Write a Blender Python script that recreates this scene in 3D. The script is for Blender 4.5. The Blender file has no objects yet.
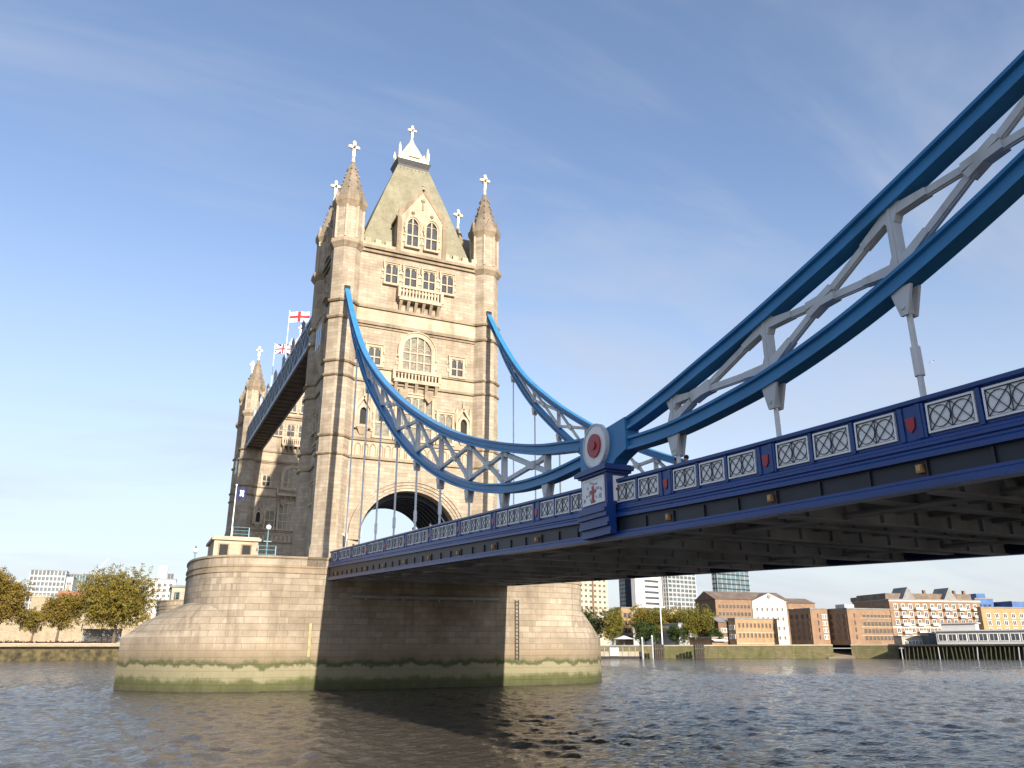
import bpy, math, random
import numpy as np
from mathutils import Vector, Matrix
R_ = math.radians
random.seed(7); np.random.seed(7)
scene = bpy.context.scene
COL = scene.collection

# ------------------------------------------------------------------ camera
CAM = np.array([-28.219, -93.68, 3.823]); YAW, PITCH, ROLL, FOC = 0.439, 0.3221, -0.0022, 793.4
def cam_axes():
    cy, sy, cp, sp = math.cos(YAW), math.sin(YAW), math.cos(PITCH), math.sin(PITCH)
    f = np.array([sy*cp, cy*cp, sp]); r = np.array([cy, -sy, 0.]); u = np.cross(r, f)
    cr, sr = math.cos(ROLL), math.sin(ROLL)
    return cr*r+sr*u, -sr*r+cr*u, f
AX, AU, AF = cam_axes()
cd = bpy.data.cameras.new('camera'); co = bpy.data.objects.new('camera', cd); COL.objects.link(co)
cd.sensor_width = 36.0; cd.sensor_fit = 'HORIZONTAL'; cd.lens = FOC/1024*36
cd.clip_start = 0.3; cd.clip_end = 12000
co.matrix_world = Matrix(((AX[0], AU[0], -AF[0], CAM[0]), (AX[1], AU[1], -AF[1], CAM[1]), (AX[2], AU[2], -AF[2], CAM[2]), (0, 0, 0, 1)))
scene.camera = co

# ------------------------------------------------------------------ light
SUN_EL, SUN_AZ = R_(19.6), R_(1.0)      # azimuth east of south (south = -y)
w = bpy.data.worlds.new('World'); scene.world = w; w.use_nodes = True
nt = w.node_tree; nt.nodes.clear()
def N(t, k, **kw):
    n = t.nodes.new(k)
    for a, v in kw.items(): setattr(n, a, v)
    return n
def L(t, a, b): t.links.new(a, b)
wo = N(nt, 'ShaderNodeOutputWorld'); bgn = N(nt, 'ShaderNodeBackground'); bgn.inputs[1].default_value = 0.114
sky = N(nt, 'ShaderNodeTexSky', sky_type='NISHITA'); sky.sun_disc = False
sky.sun_elevation = SUN_EL; sky.sun_rotation = math.pi - SUN_AZ
sky.air_density = 1.0; sky.dust_density = 0.7; sky.ozone_density = 2.0
tc = N(nt, 'ShaderNodeTexCoord'); sep = N(nt, 'ShaderNodeSeparateXYZ'); L(nt, tc.outputs['Generated'], sep.inputs[0])
zz = N(nt, 'ShaderNodeMath', operation='MAXIMUM'); L(nt, sep.outputs[2], zz.inputs[0]); zz.inputs[1].default_value = 0.0
za = N(nt, 'ShaderNodeMath', operation='ADD'); L(nt, zz.outputs[0], za.inputs[0]); za.inputs[1].default_value = 0.22
dx = N(nt, 'ShaderNodeMath', operation='DIVIDE'); L(nt, sep.outputs[0], dx.inputs[0]); L(nt, za.outputs[0], dx.inputs[1])
dy = N(nt, 'ShaderNodeMath', operation='DIVIDE'); L(nt, sep.outputs[1], dy.inputs[0]); L(nt, za.outputs[0], dy.inputs[1])
cmb = N(nt, 'ShaderNodeCombineXYZ'); L(nt, dx.outputs[0], cmb.inputs[0]); L(nt, dy.outputs[0], cmb.inputs[1])
mp = N(nt, 'ShaderNodeMapping'); L(nt, cmb.outputs[0], mp.inputs[0]); mp.inputs['Rotation'].default_value = (0, 0, R_(38)); mp.inputs['Scale'].default_value = (0.5, 1.7, 1)
cn = N(nt, 'ShaderNodeTexNoise'); L(nt, mp.outputs[0], cn.inputs['Vector']); cn.inputs['Scale'].default_value = 1.5; cn.inputs['Detail'].default_value = 9; cn.inputs['Roughness'].default_value = 0.58; cn.inputs['Distortion'].default_value = 0.6
mp2 = N(nt, 'ShaderNodeMapping'); L(nt, cmb.outputs[0], mp2.inputs[0]); mp2.inputs['Rotation'].default_value = (0, 0, R_(-52)); mp2.inputs['Scale'].default_value = (0.7, 1.5, 1); mp2.inputs['Location'].default_value = (3.1, 1.7, 0)
cn2 = N(nt, 'ShaderNodeTexNoise'); L(nt, mp2.outputs[0], cn2.inputs['Vector']); cn2.inputs['Scale'].default_value = 0.8; cn2.inputs['Detail'].default_value = 6; cn2.inputs['Roughness'].default_value = 0.55
cs = N(nt, 'ShaderNodeMath', operation='MULTIPLY_ADD'); L(nt, cn2.outputs[0], cs.inputs[0]); cs.inputs[1].default_value = 0.8; L(nt, cn.outputs[0], cs.inputs[2])
cr_ = N(nt, 'ShaderNodeMapRange', interpolation_type='SMOOTHSTEP'); L(nt, cs.outputs[0], cr_.inputs[0]); cr_.inputs[1].default_value = 0.82; cr_.inputs[2].default_value = 1.14; cr_.inputs[3].default_value = 0.05; cr_.inputs[4].default_value = 0.46
tint = N(nt, 'ShaderNodeMix', data_type='RGBA', blend_type='MULTIPLY'); tint.inputs[0].default_value = 1.0; L(nt, sky.outputs[0], tint.inputs[6]); tint.inputs[7].default_value = (1.04, 1.0, 1.04, 1)
# thin high haze thickens towards the horizon
hz = N(nt, 'ShaderNodeMapRange', interpolation_type='SMOOTHSTEP'); L(nt, zz.outputs[0], hz.inputs[0]); hz.inputs[1].default_value = 0.56; hz.inputs[2].default_value = -0.10; hz.inputs[3].default_value = 0.0; hz.inputs[4].default_value = 0.92
mx0 = N(nt, 'ShaderNodeMix', data_type='RGBA'); L(nt, hz.outputs[0], mx0.inputs[0]); L(nt, tint.outputs[2], mx0.inputs[6]); mx0.inputs[7].default_value = (3.25, 3.40, 3.58, 1)
mx = N(nt, 'ShaderNodeMix', data_type='RGBA'); L(nt, cr_.outputs[0], mx.inputs[0]); L(nt, mx0.outputs[2], mx.inputs[6]); mx.inputs[7].default_value = (2.75, 2.95, 3.4, 1)
L(nt, mx.outputs[2], bgn.inputs[0]); L(nt, bgn.outputs[0], wo.inputs[0])

sd = bpy.data.lights.new('sun', 'SUN'); so = bpy.data.objects.new('sun', sd); COL.objects.link(so)
sd.energy = 4.3; sd.angle = R_(0.53); sd.color = (1.0, 0.89, 0.75)
to_sun = Vector((math.sin(SUN_AZ)*math.cos(SUN_EL), -math.cos(SUN_AZ)*math.cos(SUN_EL), math.sin(SUN_EL)))
so.rotation_euler = to_sun.to_track_quat('Z', 'Y').to_euler(); so.location = (0, -200, 120)
vs = scene.view_settings; vs.view_transform = 'Standard'; vs.look = 'None'; vs.gamma = 1.0; vs.use_curve_mapping = False
vs.exposure = 1.0
scene.cycles.use_denoising = True
scene.cycles.max_bounces = 6; scene.cycles.diffuse_bounces = 3; scene.cycles.glossy_bounces = 3; scene.cycles.transparent_max_bounces = 4
scene.cycles.caustics_reflective = True; scene.cycles.blur_glossy = 1.0; scene.cycles.caustics_refractive = False

# ------------------------------------------------------------------ materials
def new_mat(name):
    m = bpy.data.materials.new(name); m.use_nodes = True; t = m.node_tree
    b = t.nodes['Principled BSDF']; return m, t, b
def rgb(c): return (c[0], c[1], c[2], 1)
def noise(t, vec, scale, detail=4, rough=.55, sc=None):
    if sc:
        mpn = N(t, 'ShaderNodeMapping'); L(t, vec, mpn.inputs[0]); mpn.inputs['Scale'].default_value = sc; vec = mpn.outputs[0]
    n = N(t, 'ShaderNodeTexNoise'); L(t, vec, n.inputs['Vector']); n.inputs['Scale'].default_value = scale; n.inputs['Detail'].default_value = detail; n.inputs['Roughness'].default_value = rough
    return n.outputs[0]
def rng(t, v, a, b, c, d, smooth=True):
    n = N(t, 'ShaderNodeMapRange', interpolation_type='SMOOTHSTEP' if smooth else 'LINEAR'); L(t, v, n.inputs[0])
    for i, x in enumerate((a, b, c, d)): n.inputs[1+i].default_value = x
    return n.outputs[0]
def mix(t, fac, a, b, mode='MIX'):
    n = N(t, 'ShaderNodeMix', data_type='RGBA', blend_type=mode)
    for i, v in ((0, fac), (6, a), (7, b)):
        if hasattr(v, 'links') or isinstance(v, bpy.types.NodeSocket): L(t, v, n.inputs[i])
        elif i == 0: n.inputs[0].default_value = v
        else: n.inputs[i].default_value = rgb(v)
    return n.outputs[2]
def simple(name, c, rough=.6, var=.25, scale=.6, metal=0., bump=0., spec=.5, grime=None):
    m, t, b = new_mat(name)
    tcn = N(t, 'ShaderNodeTexCoord'); o = tcn.outputs['Object']
    f = rng(t, noise(t, o, scale, 6, .6), .3, .7, 0, 1)
    a = [x*(1-var) for x in c]; d = [min(1, x*(1+var)) for x in c]
    col = mix(t, f, a, d)
    if grime:
        g = rng(t, noise(t, o, grime[1], 5, .6, (1, 1, .15)), .52, .75, 0, grime[2]); col = mix(t, g, col, grime[0])
    L(t, col, b.inputs['Base Color']); b.inputs['Roughness'].default_value = rough; b.inputs['Metallic'].default_value = metal
    b.inputs['Specular IOR Level'].default_value = spec
    if bump:
        bn = N(t, 'ShaderNodeBump'); bn.inputs['Strength'].default_value = bump; bn.inputs['Distance'].default_value = .05
        L(t, noise(t, o, scale*6, 4), bn.inputs['Height']); L(t, bn.outputs[0], b.inputs['Normal'])
    return m
def stone(name, c1, c2, mortar, row=.5, width=1.2, msize=.03, soot=(.12, .095, .07), sootamt=.6, streak=.5, algae=False, bump=.4, bigscale=.12):
    m, t, b = new_mat(name)
    tcn = N(t, 'ShaderNodeTexCoord'); o = tcn.outputs['Object']; uv = tcn.outputs['UV']
    br = N(t, 'ShaderNodeTexBrick'); L(t, uv, br.inputs['Vector']); br.offset = .5
    br.inputs['Scale'].default_value = 1; br.inputs['Brick Width'].default_value = width; br.inputs['Row Height'].default_value = row
    br.inputs['Mortar Size'].default_value = msize; br.inputs['Mortar Smooth'].default_value = .4; br.inputs['Bias'].default_value = 0
    br.inputs['Color1'].default_value = rgb(c1); br.inputs['Color2'].default_value = rgb(c2); br.inputs['Mortar'].default_value = rgb(mortar)
    col = br.outputs[0]
    f = rng(t, noise(t, o, bigscale, 8, .65), .42, .70, 0, sootamt); col = mix(t, f, col, soot)
    g = rng(t, noise(t, o, .9, 5, .6, (1, 1, .08)), .47, .72, 0, streak); col = mix(t, g, col, soot)
    h = rng(t, noise(t, o, .5, 6, .7), .3, .7, .82, 1.12); hv = N(t, 'ShaderNodeVectorMath', operation='SCALE'); L(t, col, hv.inputs[0]); L(t, h, hv.inputs[3]); col = hv.outputs[0]
    if algae:
        s = N(t, 'ShaderNodeSeparateXYZ'); L(t, o, s.inputs[0])
        nz = noise(t, o, .55, 8, .7, (1, 1, .7)); nn = N(t, 'ShaderNodeMath', operation='MULTIPLY_ADD'); L(t, nz, nn.inputs[0]); nn.inputs[1].default_value = 2.2; L(t, s.outputs[2], nn.inputs[2])
        z = N(t, 'ShaderNodeMath', operation='SUBTRACT'); L(t, nn.outputs[0], z.inputs[0]); z.inputs[1].default_value = 1.1
        cr = N(t, 'ShaderNodeValToRGB'); sc = N(t, 'ShaderNodeMath', operation='DIVIDE'); L(t, z.outputs[0], sc.inputs[0]); sc.inputs[1].default_value = 6.0; L(t, sc.outputs[0], cr.inputs[0])
        e = cr.color_ramp.elements; e[0].position = 0; e[0].color = (.035, .04, .016, 1); e[1].position = 1; e[1].color = (.30, .24, .17, 1)
        for p, cc in ((.08, (.05, .062, .014)), (.15, (.065, .078, .022)), (.22, (.21, .20, .115)), (.36, (.24, .215, .135)), (.395, (.05, .068, .018)), (.425, (.06, .07, .024)), (.48, (.19, .155, .095)), (.58, (.25, .20, .135))):
            q = e.new(p); q.color = rgb(cc)
        am = rng(t, sc.outputs[0], .55, .80, .88, 0); col = mix(t, am, col, cr.outputs[0])
    L(t, col, b.inputs['Base Color']); b.inputs['Roughness'].default_value = .85; b.inputs['Specular IOR Level'].default_value = .25
    bn = N(t, 'ShaderNodeBump'); bn.inputs['Strength'].default_value = bump; bn.inputs['Distance'].default_value = .04; bn.invert = True
    L(t, br.outputs['Fac'], bn.inputs['Height'])
    bn2 = N(t, 'ShaderNodeBump'); bn2.inputs['Strength'].default_value = .35; bn2.inputs['Distance'].default_value = .06; L(t, noise(t, o, 2.5, 6, .65), bn2.inputs['Height']); L(t, bn.outputs[0], bn2.inputs['Normal'])
    L(t, bn2.outputs[0], b.inputs['Normal'])
    return m
M = {}
M['granite'] = stone('rough granite masonry', (.44, .375, .29), (.335, .28, .21), (.225, .185, .135), .42, 1.1, .016, soot=(.20, .145, .09), sootamt=.42, streak=.42)
M['dressing'] = stone('pale dressed stone', (.52, .435, .32), (.46, .38, .28), (.32, .26, .185), .5, 1.4, .012, soot=(.26, .20, .135), sootamt=.45, streak=.5, bump=.2)
M['pier'] = stone('granite pier blocks', (.43, .365, .28), (.30, .25, .185), (.19, .155, .115), .62, 1.6, .02, soot=(.17, .135, .095), sootamt=.7, streak=.6, algae=True, bump=.7)
M['moulding'] = stone('weathered moulding stone', (.36, .29, .205), (.33, .265, .185), (.22, .175, .12), .5, 1.6, .012, soot=(.14, .105, .07), sootamt=.7, streak=.6, bump=.2)
M['spire'] = stone('spire stone', (.32, .27, .205), (.27, .225, .17), (.17, .14, .105), .35, .8, .02, soot=(.13, .10, .07), sootamt=.6, streak=.5)
M['slate'] = stone('olive grey roof slates', (.28, .265, .185), (.25, .235, .165), (.18, .165, .115), .3, .4, .018, soot=(.19, .165, .105), sootamt=.5, streak=.45, bump=.25, bigscale=.2)
M['gilt'] = simple('pale gilded metal', (.78, .70, .50), .35, .15, 2, .25)
M['lead'] = simple('dark lead', (.035, .036, .038), .5, .2, 2)
M['glass'] = simple('dark window glass', (.05, .055, .055), .08, .4, 1.2, spec=.8)
M['lattice_glass'] = simple('leaded window glass', (.20, .18, .13), .15, .4, 2.2, spec=.8)
M['dark'] = simple('painted opening shade', (.018, .018, .018), .8, .2, 1)  # near-black colour for flat sheets that stand for shade inside openings
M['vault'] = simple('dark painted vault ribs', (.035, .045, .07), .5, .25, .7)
M['chain_blue'] = simple('turquoise blue bridge paint', (.034, .20, .42), .42, .10, .5, spec=.35, grime=((.04, .12, .20), .8, .3))
M['deck_blue'] = simple('royal blue bridge paint', (.005, .042, .20), .38, .10, .5, grime=((.01, .025, .09), 1.0, .3))
M['fascia'] = simple('dark grey steel fascia', (.010, .013, .024), .5, .3, .5, grime=((.03, .028, .03), .7, .5))
M['white_paint'] = simple('grey white bridge paint', (.52, .54, .55), .45, .10, .8, grime=((.30, .29, .26), 1.2, .5))
M['sunlit_rod_paint'] = simple('sunlit hanger white', (.70, .71, .71), .45, .08, .8, grime=((.4, .39, .36), 1.2, .4))  # brighter copy of the bridge white, sunlight on the rods put into colour
M['panel_white'] = simple('pale grey panel paint', (.80, .81, .80), .45, .08, 1)
M['panel_line'] = simple('dark lattice paint', (.02, .025, .045), .5, .1, 1)
M['red_paint'] = simple('red heraldic paint', (.34, .012, .018), .4, .12, 1.5)
M['steel'] = simple('grey underside steel', (.38, .39, .41), .6, .3, .3, grime=((.22, .20, .19), .5, .6))
M['asphalt'] = simple('asphalt', (.05, .05, .05), .9, .2, .5)
M['lamp_box'] = simple('amber fitting', (.42, .22, .07), .5, .3, 3)
M['lamp_lens'] = simple('amber lens', (.50, .30, .10), .3, .2, 3)
M['turq_rail'] = simple('turquoise railing paint', (.12, .27, .31), .4, .1, 1)
M['globe'] = simple('white lamp globe', (.8, .8, .78), .3, .03, 1)
M['walk_grey'] = simple('blue grey walkway paint', (.22, .27, .31), .45, .12, .6)
M['walk_dark'] = simple('dark blue walkway paint', (.03, .045, .08), .45, .15, .6)
M['soffit'] = simple('brown walkway soffit', (.15, .12, .10), .7, .25, .4)
M['flag_white'] = simple('white flag cloth', (.85, .85, .85), .8, .03, 2)
M['flag_red'] = simple('red flag cloth', (.62, .03, .04), .8, .05, 2)
M['flag_blue'] = simple('navy flag cloth', (.025, .03, .10), .8, .05, 2)
M['yellow'] = simple('faded yellow marker paint', (.33, .28, .14), .7, .25, 2)
M['brick'] = stone('red brown brick', (.31, .20, .125), (.265, .17, .105), (.23, .17, .12), .3, .9, .03, soot=(.17, .09, .055), sootamt=.4, streak=.3)
M['brick_dark'] = stone('dark brown brick', (.24, .15, .095), (.20, .125, .08), (.17, .12, .085), .3, .9, .03, soot=(.11, .07, .05), sootamt=.45, streak=.3)
M['brick_tan'] = stone('tan brick', (.38, .26, .15), (.34, .23, .13), (.33, .23, .14), .3, .9, .03, soot=(.26, .17, .10), sootamt=.35, streak=.3)
M['brick_orange'] = stone('orange yellow brick', (.41, .285, .15), (.36, .25, .13), (.34, .24, .13), .3, .9, .03, soot=(.33, .21, .10), sootamt=.3, streak=.25)
M['cream'] = simple('cream painted wall', (.55, .53, .465), .8, .06, .2, grime=((.5, .45, .36), .3, .4))
M['white_wall'] = simple('white wall', (.50, .50, .485), .7, .05, .2, grime=((.55, .53, .48), .3, .35))
M['tan_wall'] = simple('buff concrete cladding', (.48, .41, .30), .8, .08, .2)
M['castle'] = stone('pale curtain wall stone', (.39, .325, .23), (.33, .275, .19), (.24, .195, .135), .6, 1.4, .04, soot=(.32, .25, .16), sootamt=.6, streak=.5)
M['roof_brown'] = simple('brown grey roof', (.16, .12, .09), .8, .25, .3)
M['roof_grey'] = simple('grey roof', (.20, .20, .20), .7, .2, .3)
M['roof_red'] = simple('red tile roof', (.30, .13, .08), .8, .2, .3)
M['glass_dark'] = simple('dark blue curtain glazing', (.05, .075, .11), .12, .35, .12, spec=.8)
M['glass_grey'] = simple('grey curtain glazing', (.10, .125, .135), .2, .35, .15, spec=.7)
M['glass_teal'] = simple('teal curtain glazing', (.10, .16, .18), .15, .35, .15, spec=.8)
M['pane'] = simple('window pane', (.06, .065, .075), .12, .4, .6, spec=.8)
M['frame_white'] = simple('white window frame', (.8, .8, .77), .6, .05, 1)
M['blue_clad'] = simple('blue cladding', (.045, .12, .31), .5, .25, .3)
M['timber'] = simple('dark wet timber piles', (.045, .035, .028), .8, .35, .6)
M['timber_green'] = simple('green wet timber', (.05, .06, .025), .8, .35, .6)
M['bark'] = simple('bark', (.13, .10, .07), .9, .3, 1.0)
M['wall_algae'] = stone('green stained river wall', (.21, .18, .10), (.155, .135, .07), (.09, .075, .045), .6, 1.6, .05, soot=(.10, .11, .035), sootamt=.8, streak=.7)
M['coping'] = simple('pale coping stone', (.40, .34, .25), .8, .15, .3)
M['foreshore'] = simple('green stained foreshore stones', (.07, .055, .022), .9, .7, .45, bump=.6)
M['ground'] = simple('paved ground', (.22, .19, .15), .9, .2, .2)
M['sand'] = simple('wet sand', (.30, .25, .18), .8, .2, .2)
M['metal_pale'] = simple('pale galvanised metal', (.36, .37, .38), .4, .1, 1)
M['canvas'] = simple('white awning canvas', (.8, .79, .75), .8, .05, .8)
def leaf_mat(name, c1, c2):
    m, t, b = new_mat(name)
    g = N(t, 'ShaderNodeNewGeometry'); tcn = N(t, 'ShaderNodeTexCoord')
    f = rng(t, noise(t, tcn.outputs['Object'], .28, 4, .6), .32, .68, 0, 1)
    r = N(t, 'ShaderNodeMath', operation='MULTIPLY_ADD'); L(t, g.outputs['Random Per Island'], r.inputs[0]); r.inputs[1].default_value = .5; L(t, f, r.inputs[2])
    q = rng(t, r.outputs[0], .2, 1.2, 0, 1, False)
    L(t, mix(t, q, c1, c2), b.inputs['Base Color']); b.inputs['Roughness'].default_value = .7; b.inputs['Specular IOR Level'].default_value = .2
    b.inputs['Subsurface Weight'].default_value = 0
    return m
M['leaf_orange'] = leaf_mat('autumn orange leaves', (.115, .085, .018), (.22, .158, .03))
M['leaf_olive'] = leaf_mat('autumn olive leaves', (.10, .085, .016), (.22, .17, .03))
M['leaf_green'] = leaf_mat('dark green leaves', (.022, .04, .012), (.06, .085, .022))
M['leaf_yellow'] = leaf_mat('yellow autumn leaves', (.14, .11, .018), (.29, .22, .035))
M['leaf_mixed'] = leaf_mat('yellow green leaves', (.075, .08, .018), (.21, .18, .03))

M['crowd_strip'] = leaf_mat('dark brown crowd flecks', (.045, .03, .022), (.10, .06, .04))  # leaf shader reused for the distant strip of people and railings
def water_mat():
    m, t, b = new_mat('brown river water')
    g = N(t, 'ShaderNodeNewGeometry'); p = g.outputs['Position']
    c = rng(t, noise(t, p, .03, 4, .6, (1, 2, 1)), .35, .65, 0, 1)
    L(t, mix(t, c, (.056, .048, .037), (.072, .061, .046)), b.inputs['Base Color'])
    b.inputs['Roughness'].default_value = .07; b.inputs['IOR'].default_value = 1.33; b.inputs['Specular IOR Level'].default_value = .5
    n1 = noise(t, p, 5.0, 4, .6, (1, 1.25, 1)); n2 = noise(t, p, 1.9, 3, .55, (1, 1.3, 1))
    b1 = N(t, 'ShaderNodeBump'); b1.inputs['Strength'].default_value = 1.0; b1.inputs['Distance'].default_value = .06; L(t, n1, b1.inputs['Height'])
    b2 = N(t, 'ShaderNodeBump'); b2.inputs['Strength'].default_value = 1.0; b2.inputs['Distance'].default_value = .12; L(t, n2, b2.inputs['Height']); L(t, b1.outputs[0], b2.inputs['Normal'])
    L(t, b2.outputs[0], b.inputs['Normal'])
    return m
M['water'] = water_mat()

# ------------------------------------------------------------------ mesh helpers
def root_loc(o):
    while o.parent: o = o.parent
    return o
class MB:
    def __init__(s): s.v = []; s.f = []; s.m = []; s.mats = []; s.cur = 0; s.X = None
    def use(s, mat):
        if mat not in s.mats: s.mats.append(mat)
        s.cur = s.mats.index(mat); return s
    def add(s, vs, fs):
        n = len(s.v)
        if s.X is not None: vs = [tuple(s.X @ Vector(p)) for p in vs]
        s.v.extend([tuple(map(float, p)) for p in vs])
        for f in fs: s.f.append(tuple(i+n for i in f)); s.m.append(s.cur)
        return s
    def box(s, x0, x1, y0, y1, z0, z1):
        return s.add([(x0, y0, z0), (x1, y0, z0), (x1, y1, z0), (x0, y1, z0), (x0, y0, z1), (x1, y0, z1), (x1, y1, z1), (x0, y1, z1)],
                     [(0, 3, 2, 1), (4, 5, 6, 7), (0, 1, 5, 4), (1, 2, 6, 5), (2, 3, 7, 6), (3, 0, 4, 7)])
    def frustum(s, p0, p1):       # two equal-count loops of 3D points
        n = len(p0); return s.add(list(p0)+list(p1), [tuple(range(n-1, -1, -1)), tuple(range(n, 2*n))]+[(i, (i+1) % n, n+(i+1) % n, n+i) for i in range(n)])
    def prism(s, poly, z0, z1): return s.frustum([(x, y, z0) for x, y in poly], [(x, y, z1) for x, y in poly])
    def extr_y(s, poly, y0, y1):  # poly in (x,z), counter-clockwise seen from -y
        return s.frustum([(x, y1, z) for x, z in reversed(poly)], [(x, y0, z) for x, z in reversed(poly)])
    def oct(s, cx, cy, r0, z0, r1, z1, n=8, ph=None):
        ph = math.pi/n if ph is None else ph
        a = [(math.cos(2*math.pi*i/n+ph), math.sin(2*math.pi*i/n+ph)) for i in range(n)]
        return s.frustum([(cx+r0*c, cy+r0*q, z0) for c, q in a], [(cx+r1*c, cy+r1*q, z1) for c, q in a])
    def bar(s, p, q, w_, h_, up=(0, 0, 1)):
        p, q = Vector(p), Vector(q); d = (q-p).normalized(); u = Vector(up); a = d.cross(u)
        if a.length < 1e-4: a = d.cross(Vector((1, 0, 0)))
        a.normalize(); b = a.cross(d); a *= w_/2; b *= h_/2
        return s.frustum([p-a-b, p+a-b, p+a+b, p-a+b][::-1], [q-a-b, q+a-b, q+a+b, q-a+b][::-1])
    def tube(s, p, q, r0, r1=None, n=8):
        r1 = r0 if r1 is None else r1
        p, q = Vector(p), Vector(q); d = (q-p).normalized(); a = d.cross(Vector((0, 0, 1)))
        if a.length < 1e-4: a = Vector((1, 0, 0))
        a.normalize(); b = d.cross(a)
        c = [(math.cos(2*math.pi*i/n), math.sin(2*math.pi*i/n)) for i in range(n)]
        return s.frustum([p+a*r0*x+b*r0*y for x, y in c], [q+a*r1*x+b*r1*y for x, y in c])
    def ball(s, c, r, n=8, k=5):
        c = Vector(c); vs = []; fs = []
        for i in range(k+1):
            t = math.pi*i/k
            for j in range(n): vs.append(c+Vector((r*math.sin(t)*math.cos(2*math.pi*j/n), r*math.sin(t)*math.sin(2*math.pi*j/n), r*math.cos(t))))
        for i in range(k):
            for j in range(n): fs.append((i*n+j, (i+1)*n+j, (i+1)*n+(j+1) % n, i*n+(j+1) % n))
        return s.add(vs, fs)
    def sweep(s, sec, path):      # sec: closed list of (x,n); path: list of (x,y,z, ny,nz) ; n along (0,ny,nz)
        k = len(sec); vs = []; fs = []
        for (x, y, z, ny, nz) in path:
            for (a, n_) in sec: vs.append((x+a, y+ny*n_, z+nz*n_))
        for i in range(len(path)-1):
            for j in range(k): fs.append((i*k+j, i*k+(j+1) % k, (i+1)*k+(j+1) % k, (i+1)*k+j))
        fs.append(tuple(range(k-1, -1, -1))); b = (len(path)-1)*k; fs.append(tuple(range(b, b+k)))
        return s.add(vs, fs)
    def build(s, name, mat=None, parent=None, smooth=False, loc=None, rz=0, fix=True):
        """verts are in world coordinates unless loc is given; a child keeps its root's frame."""
        me = bpy.data.meshes.new(name); V = s.v
        if parent is not None and loc is None:
            r = root_loc(parent); Mi = (Matrix.Translation(r.location) @ Matrix.Rotation(r.rotation_euler.z, 4, 'Z')).inverted()
            V = [tuple(Mi @ Vector(p)) for p in V]
        me.from_pydata(V, [], s.f)
        mats = s.mats or [mat]
        for mm in mats: me.materials.append(mm)
        if s.mats: me.polygons.foreach_set('material_index', s.m)
        if fix:
            import bmesh
            bm = bmesh.new(); bm.from_mesh(me); bmesh.ops.recalc_face_normals(bm, faces=bm.faces); bm.to_mesh(me); bm.free()
        me.update(); uvmap(me)
        if smooth: me.polygons.foreach_set('use_smooth', [True]*len(me.polygons))
        o = bpy.data.objects.new(name, me); COL.objects.link(o)
        if parent is not None: o.parent = parent
        if loc is not None: o.location = loc
        o.rotation_euler.z = rz
        return o
def uvmap(me):
    uv = me.uv_layers.new(name='UVMap'); n = len(me.loops); 
    if n == 0: return
    co_ = np.empty(len(me.vertices)*3, np.float32); me.vertices.foreach_get('co', co_); co_ = co_.reshape(-1, 3)
    li = np.empty(n, np.int32); me.loops.foreach_get('vertex_index', li)
    nn = np.empty(len(me.polygons)*3, np.float32); me.polygons.foreach_get('normal', nn); nn = nn.reshape(-1, 3)
    lt = np.empty(len(me.polygons), np.int32); me.polygons.foreach_get('loop_total', lt)
    fn = np.repeat(nn, lt, axis=0); P = co_[li]
    h = np.hypot(fn[:, 0], fn[:, 1]); flat = h < .45; h = np.maximum(h, 1e-6)
    tx, ty = -fn[:, 1]/h, fn[:, 0]/h
    u = P[:, 0]*tx+P[:, 1]*ty; v = P[:, 2].copy()
    u[flat] = P[flat, 0]; v[flat] = P[flat, 1]
    uv.data.foreach_set('uv', np.stack([u, v], 1).astype(np.float32).ravel())
def tag(o, label=None, cat=None, group=None, kind=None):
    if label: o['label'] = label
    if cat: o['category'] = cat
    if group: o['group'] = group
    if kind: o['kind'] = kind
    return o
def thing(name, label, cat, loc=(0, 0, 0), rz=0, group=None):
    o = bpy.data.objects.new(name, None); COL.objects.link(o); o.location = loc; o.rotation_euler.z = rz; o.empty_display_size = .3
    return tag(o, label, cat, group)
def inst(o, parent, loc, rz=0):
    c = o.copy(); COL.objects.link(c); c.parent = parent; c.location = loc; c.rotation_euler.z = rz
    for ch in o.children:
        g = ch.copy(); COL.objects.link(g); g.parent = c
    return c
def copy_tree(o, parent=None):
    c = o.copy(); COL.objects.link(c); c.parent = parent
    for ch in list(o.children): copy_tree(ch, c)
    return c
def crom(tab, ys):
    tab = sorted(tab); Y = np.array([a for a, b in tab]); Z = np.array([b for a, b in tab])
    d = np.gradient(Z, Y)
    out = []
    for y in np.atleast_1d(ys):
        i = int(np.clip(np.searchsorted(Y, y)-1, 0, len(Y)-2)); h = Y[i+1]-Y[i]; t = (y-Y[i])/h
        out.append((2*t**3-3*t*t+1)*Z[i]+(t**3-2*t*t+t)*h*d[i]+(-2*t**3+3*t*t)*Z[i+1]+(t**3-t*t)*h*d[i+1])
    return np.array(out)
def view_ray(u, v):
    return AF+AX*((u-512)/FOC)-AU*((v-384)/FOC)
def at(u, D, v=640):    # ground point on the bearing of image point (u, v), D metres away
    d = view_ray(u, v); h = math.hypot(d[0], d[1]); return CAM[0]+d[0]/h*D, CAM[1]+d[1]/h*D
def height(u, v, D):
    d = view_ray(u, v); return CAM[2]+d[2]/math.hypot(d[0], d[1])*D

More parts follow.
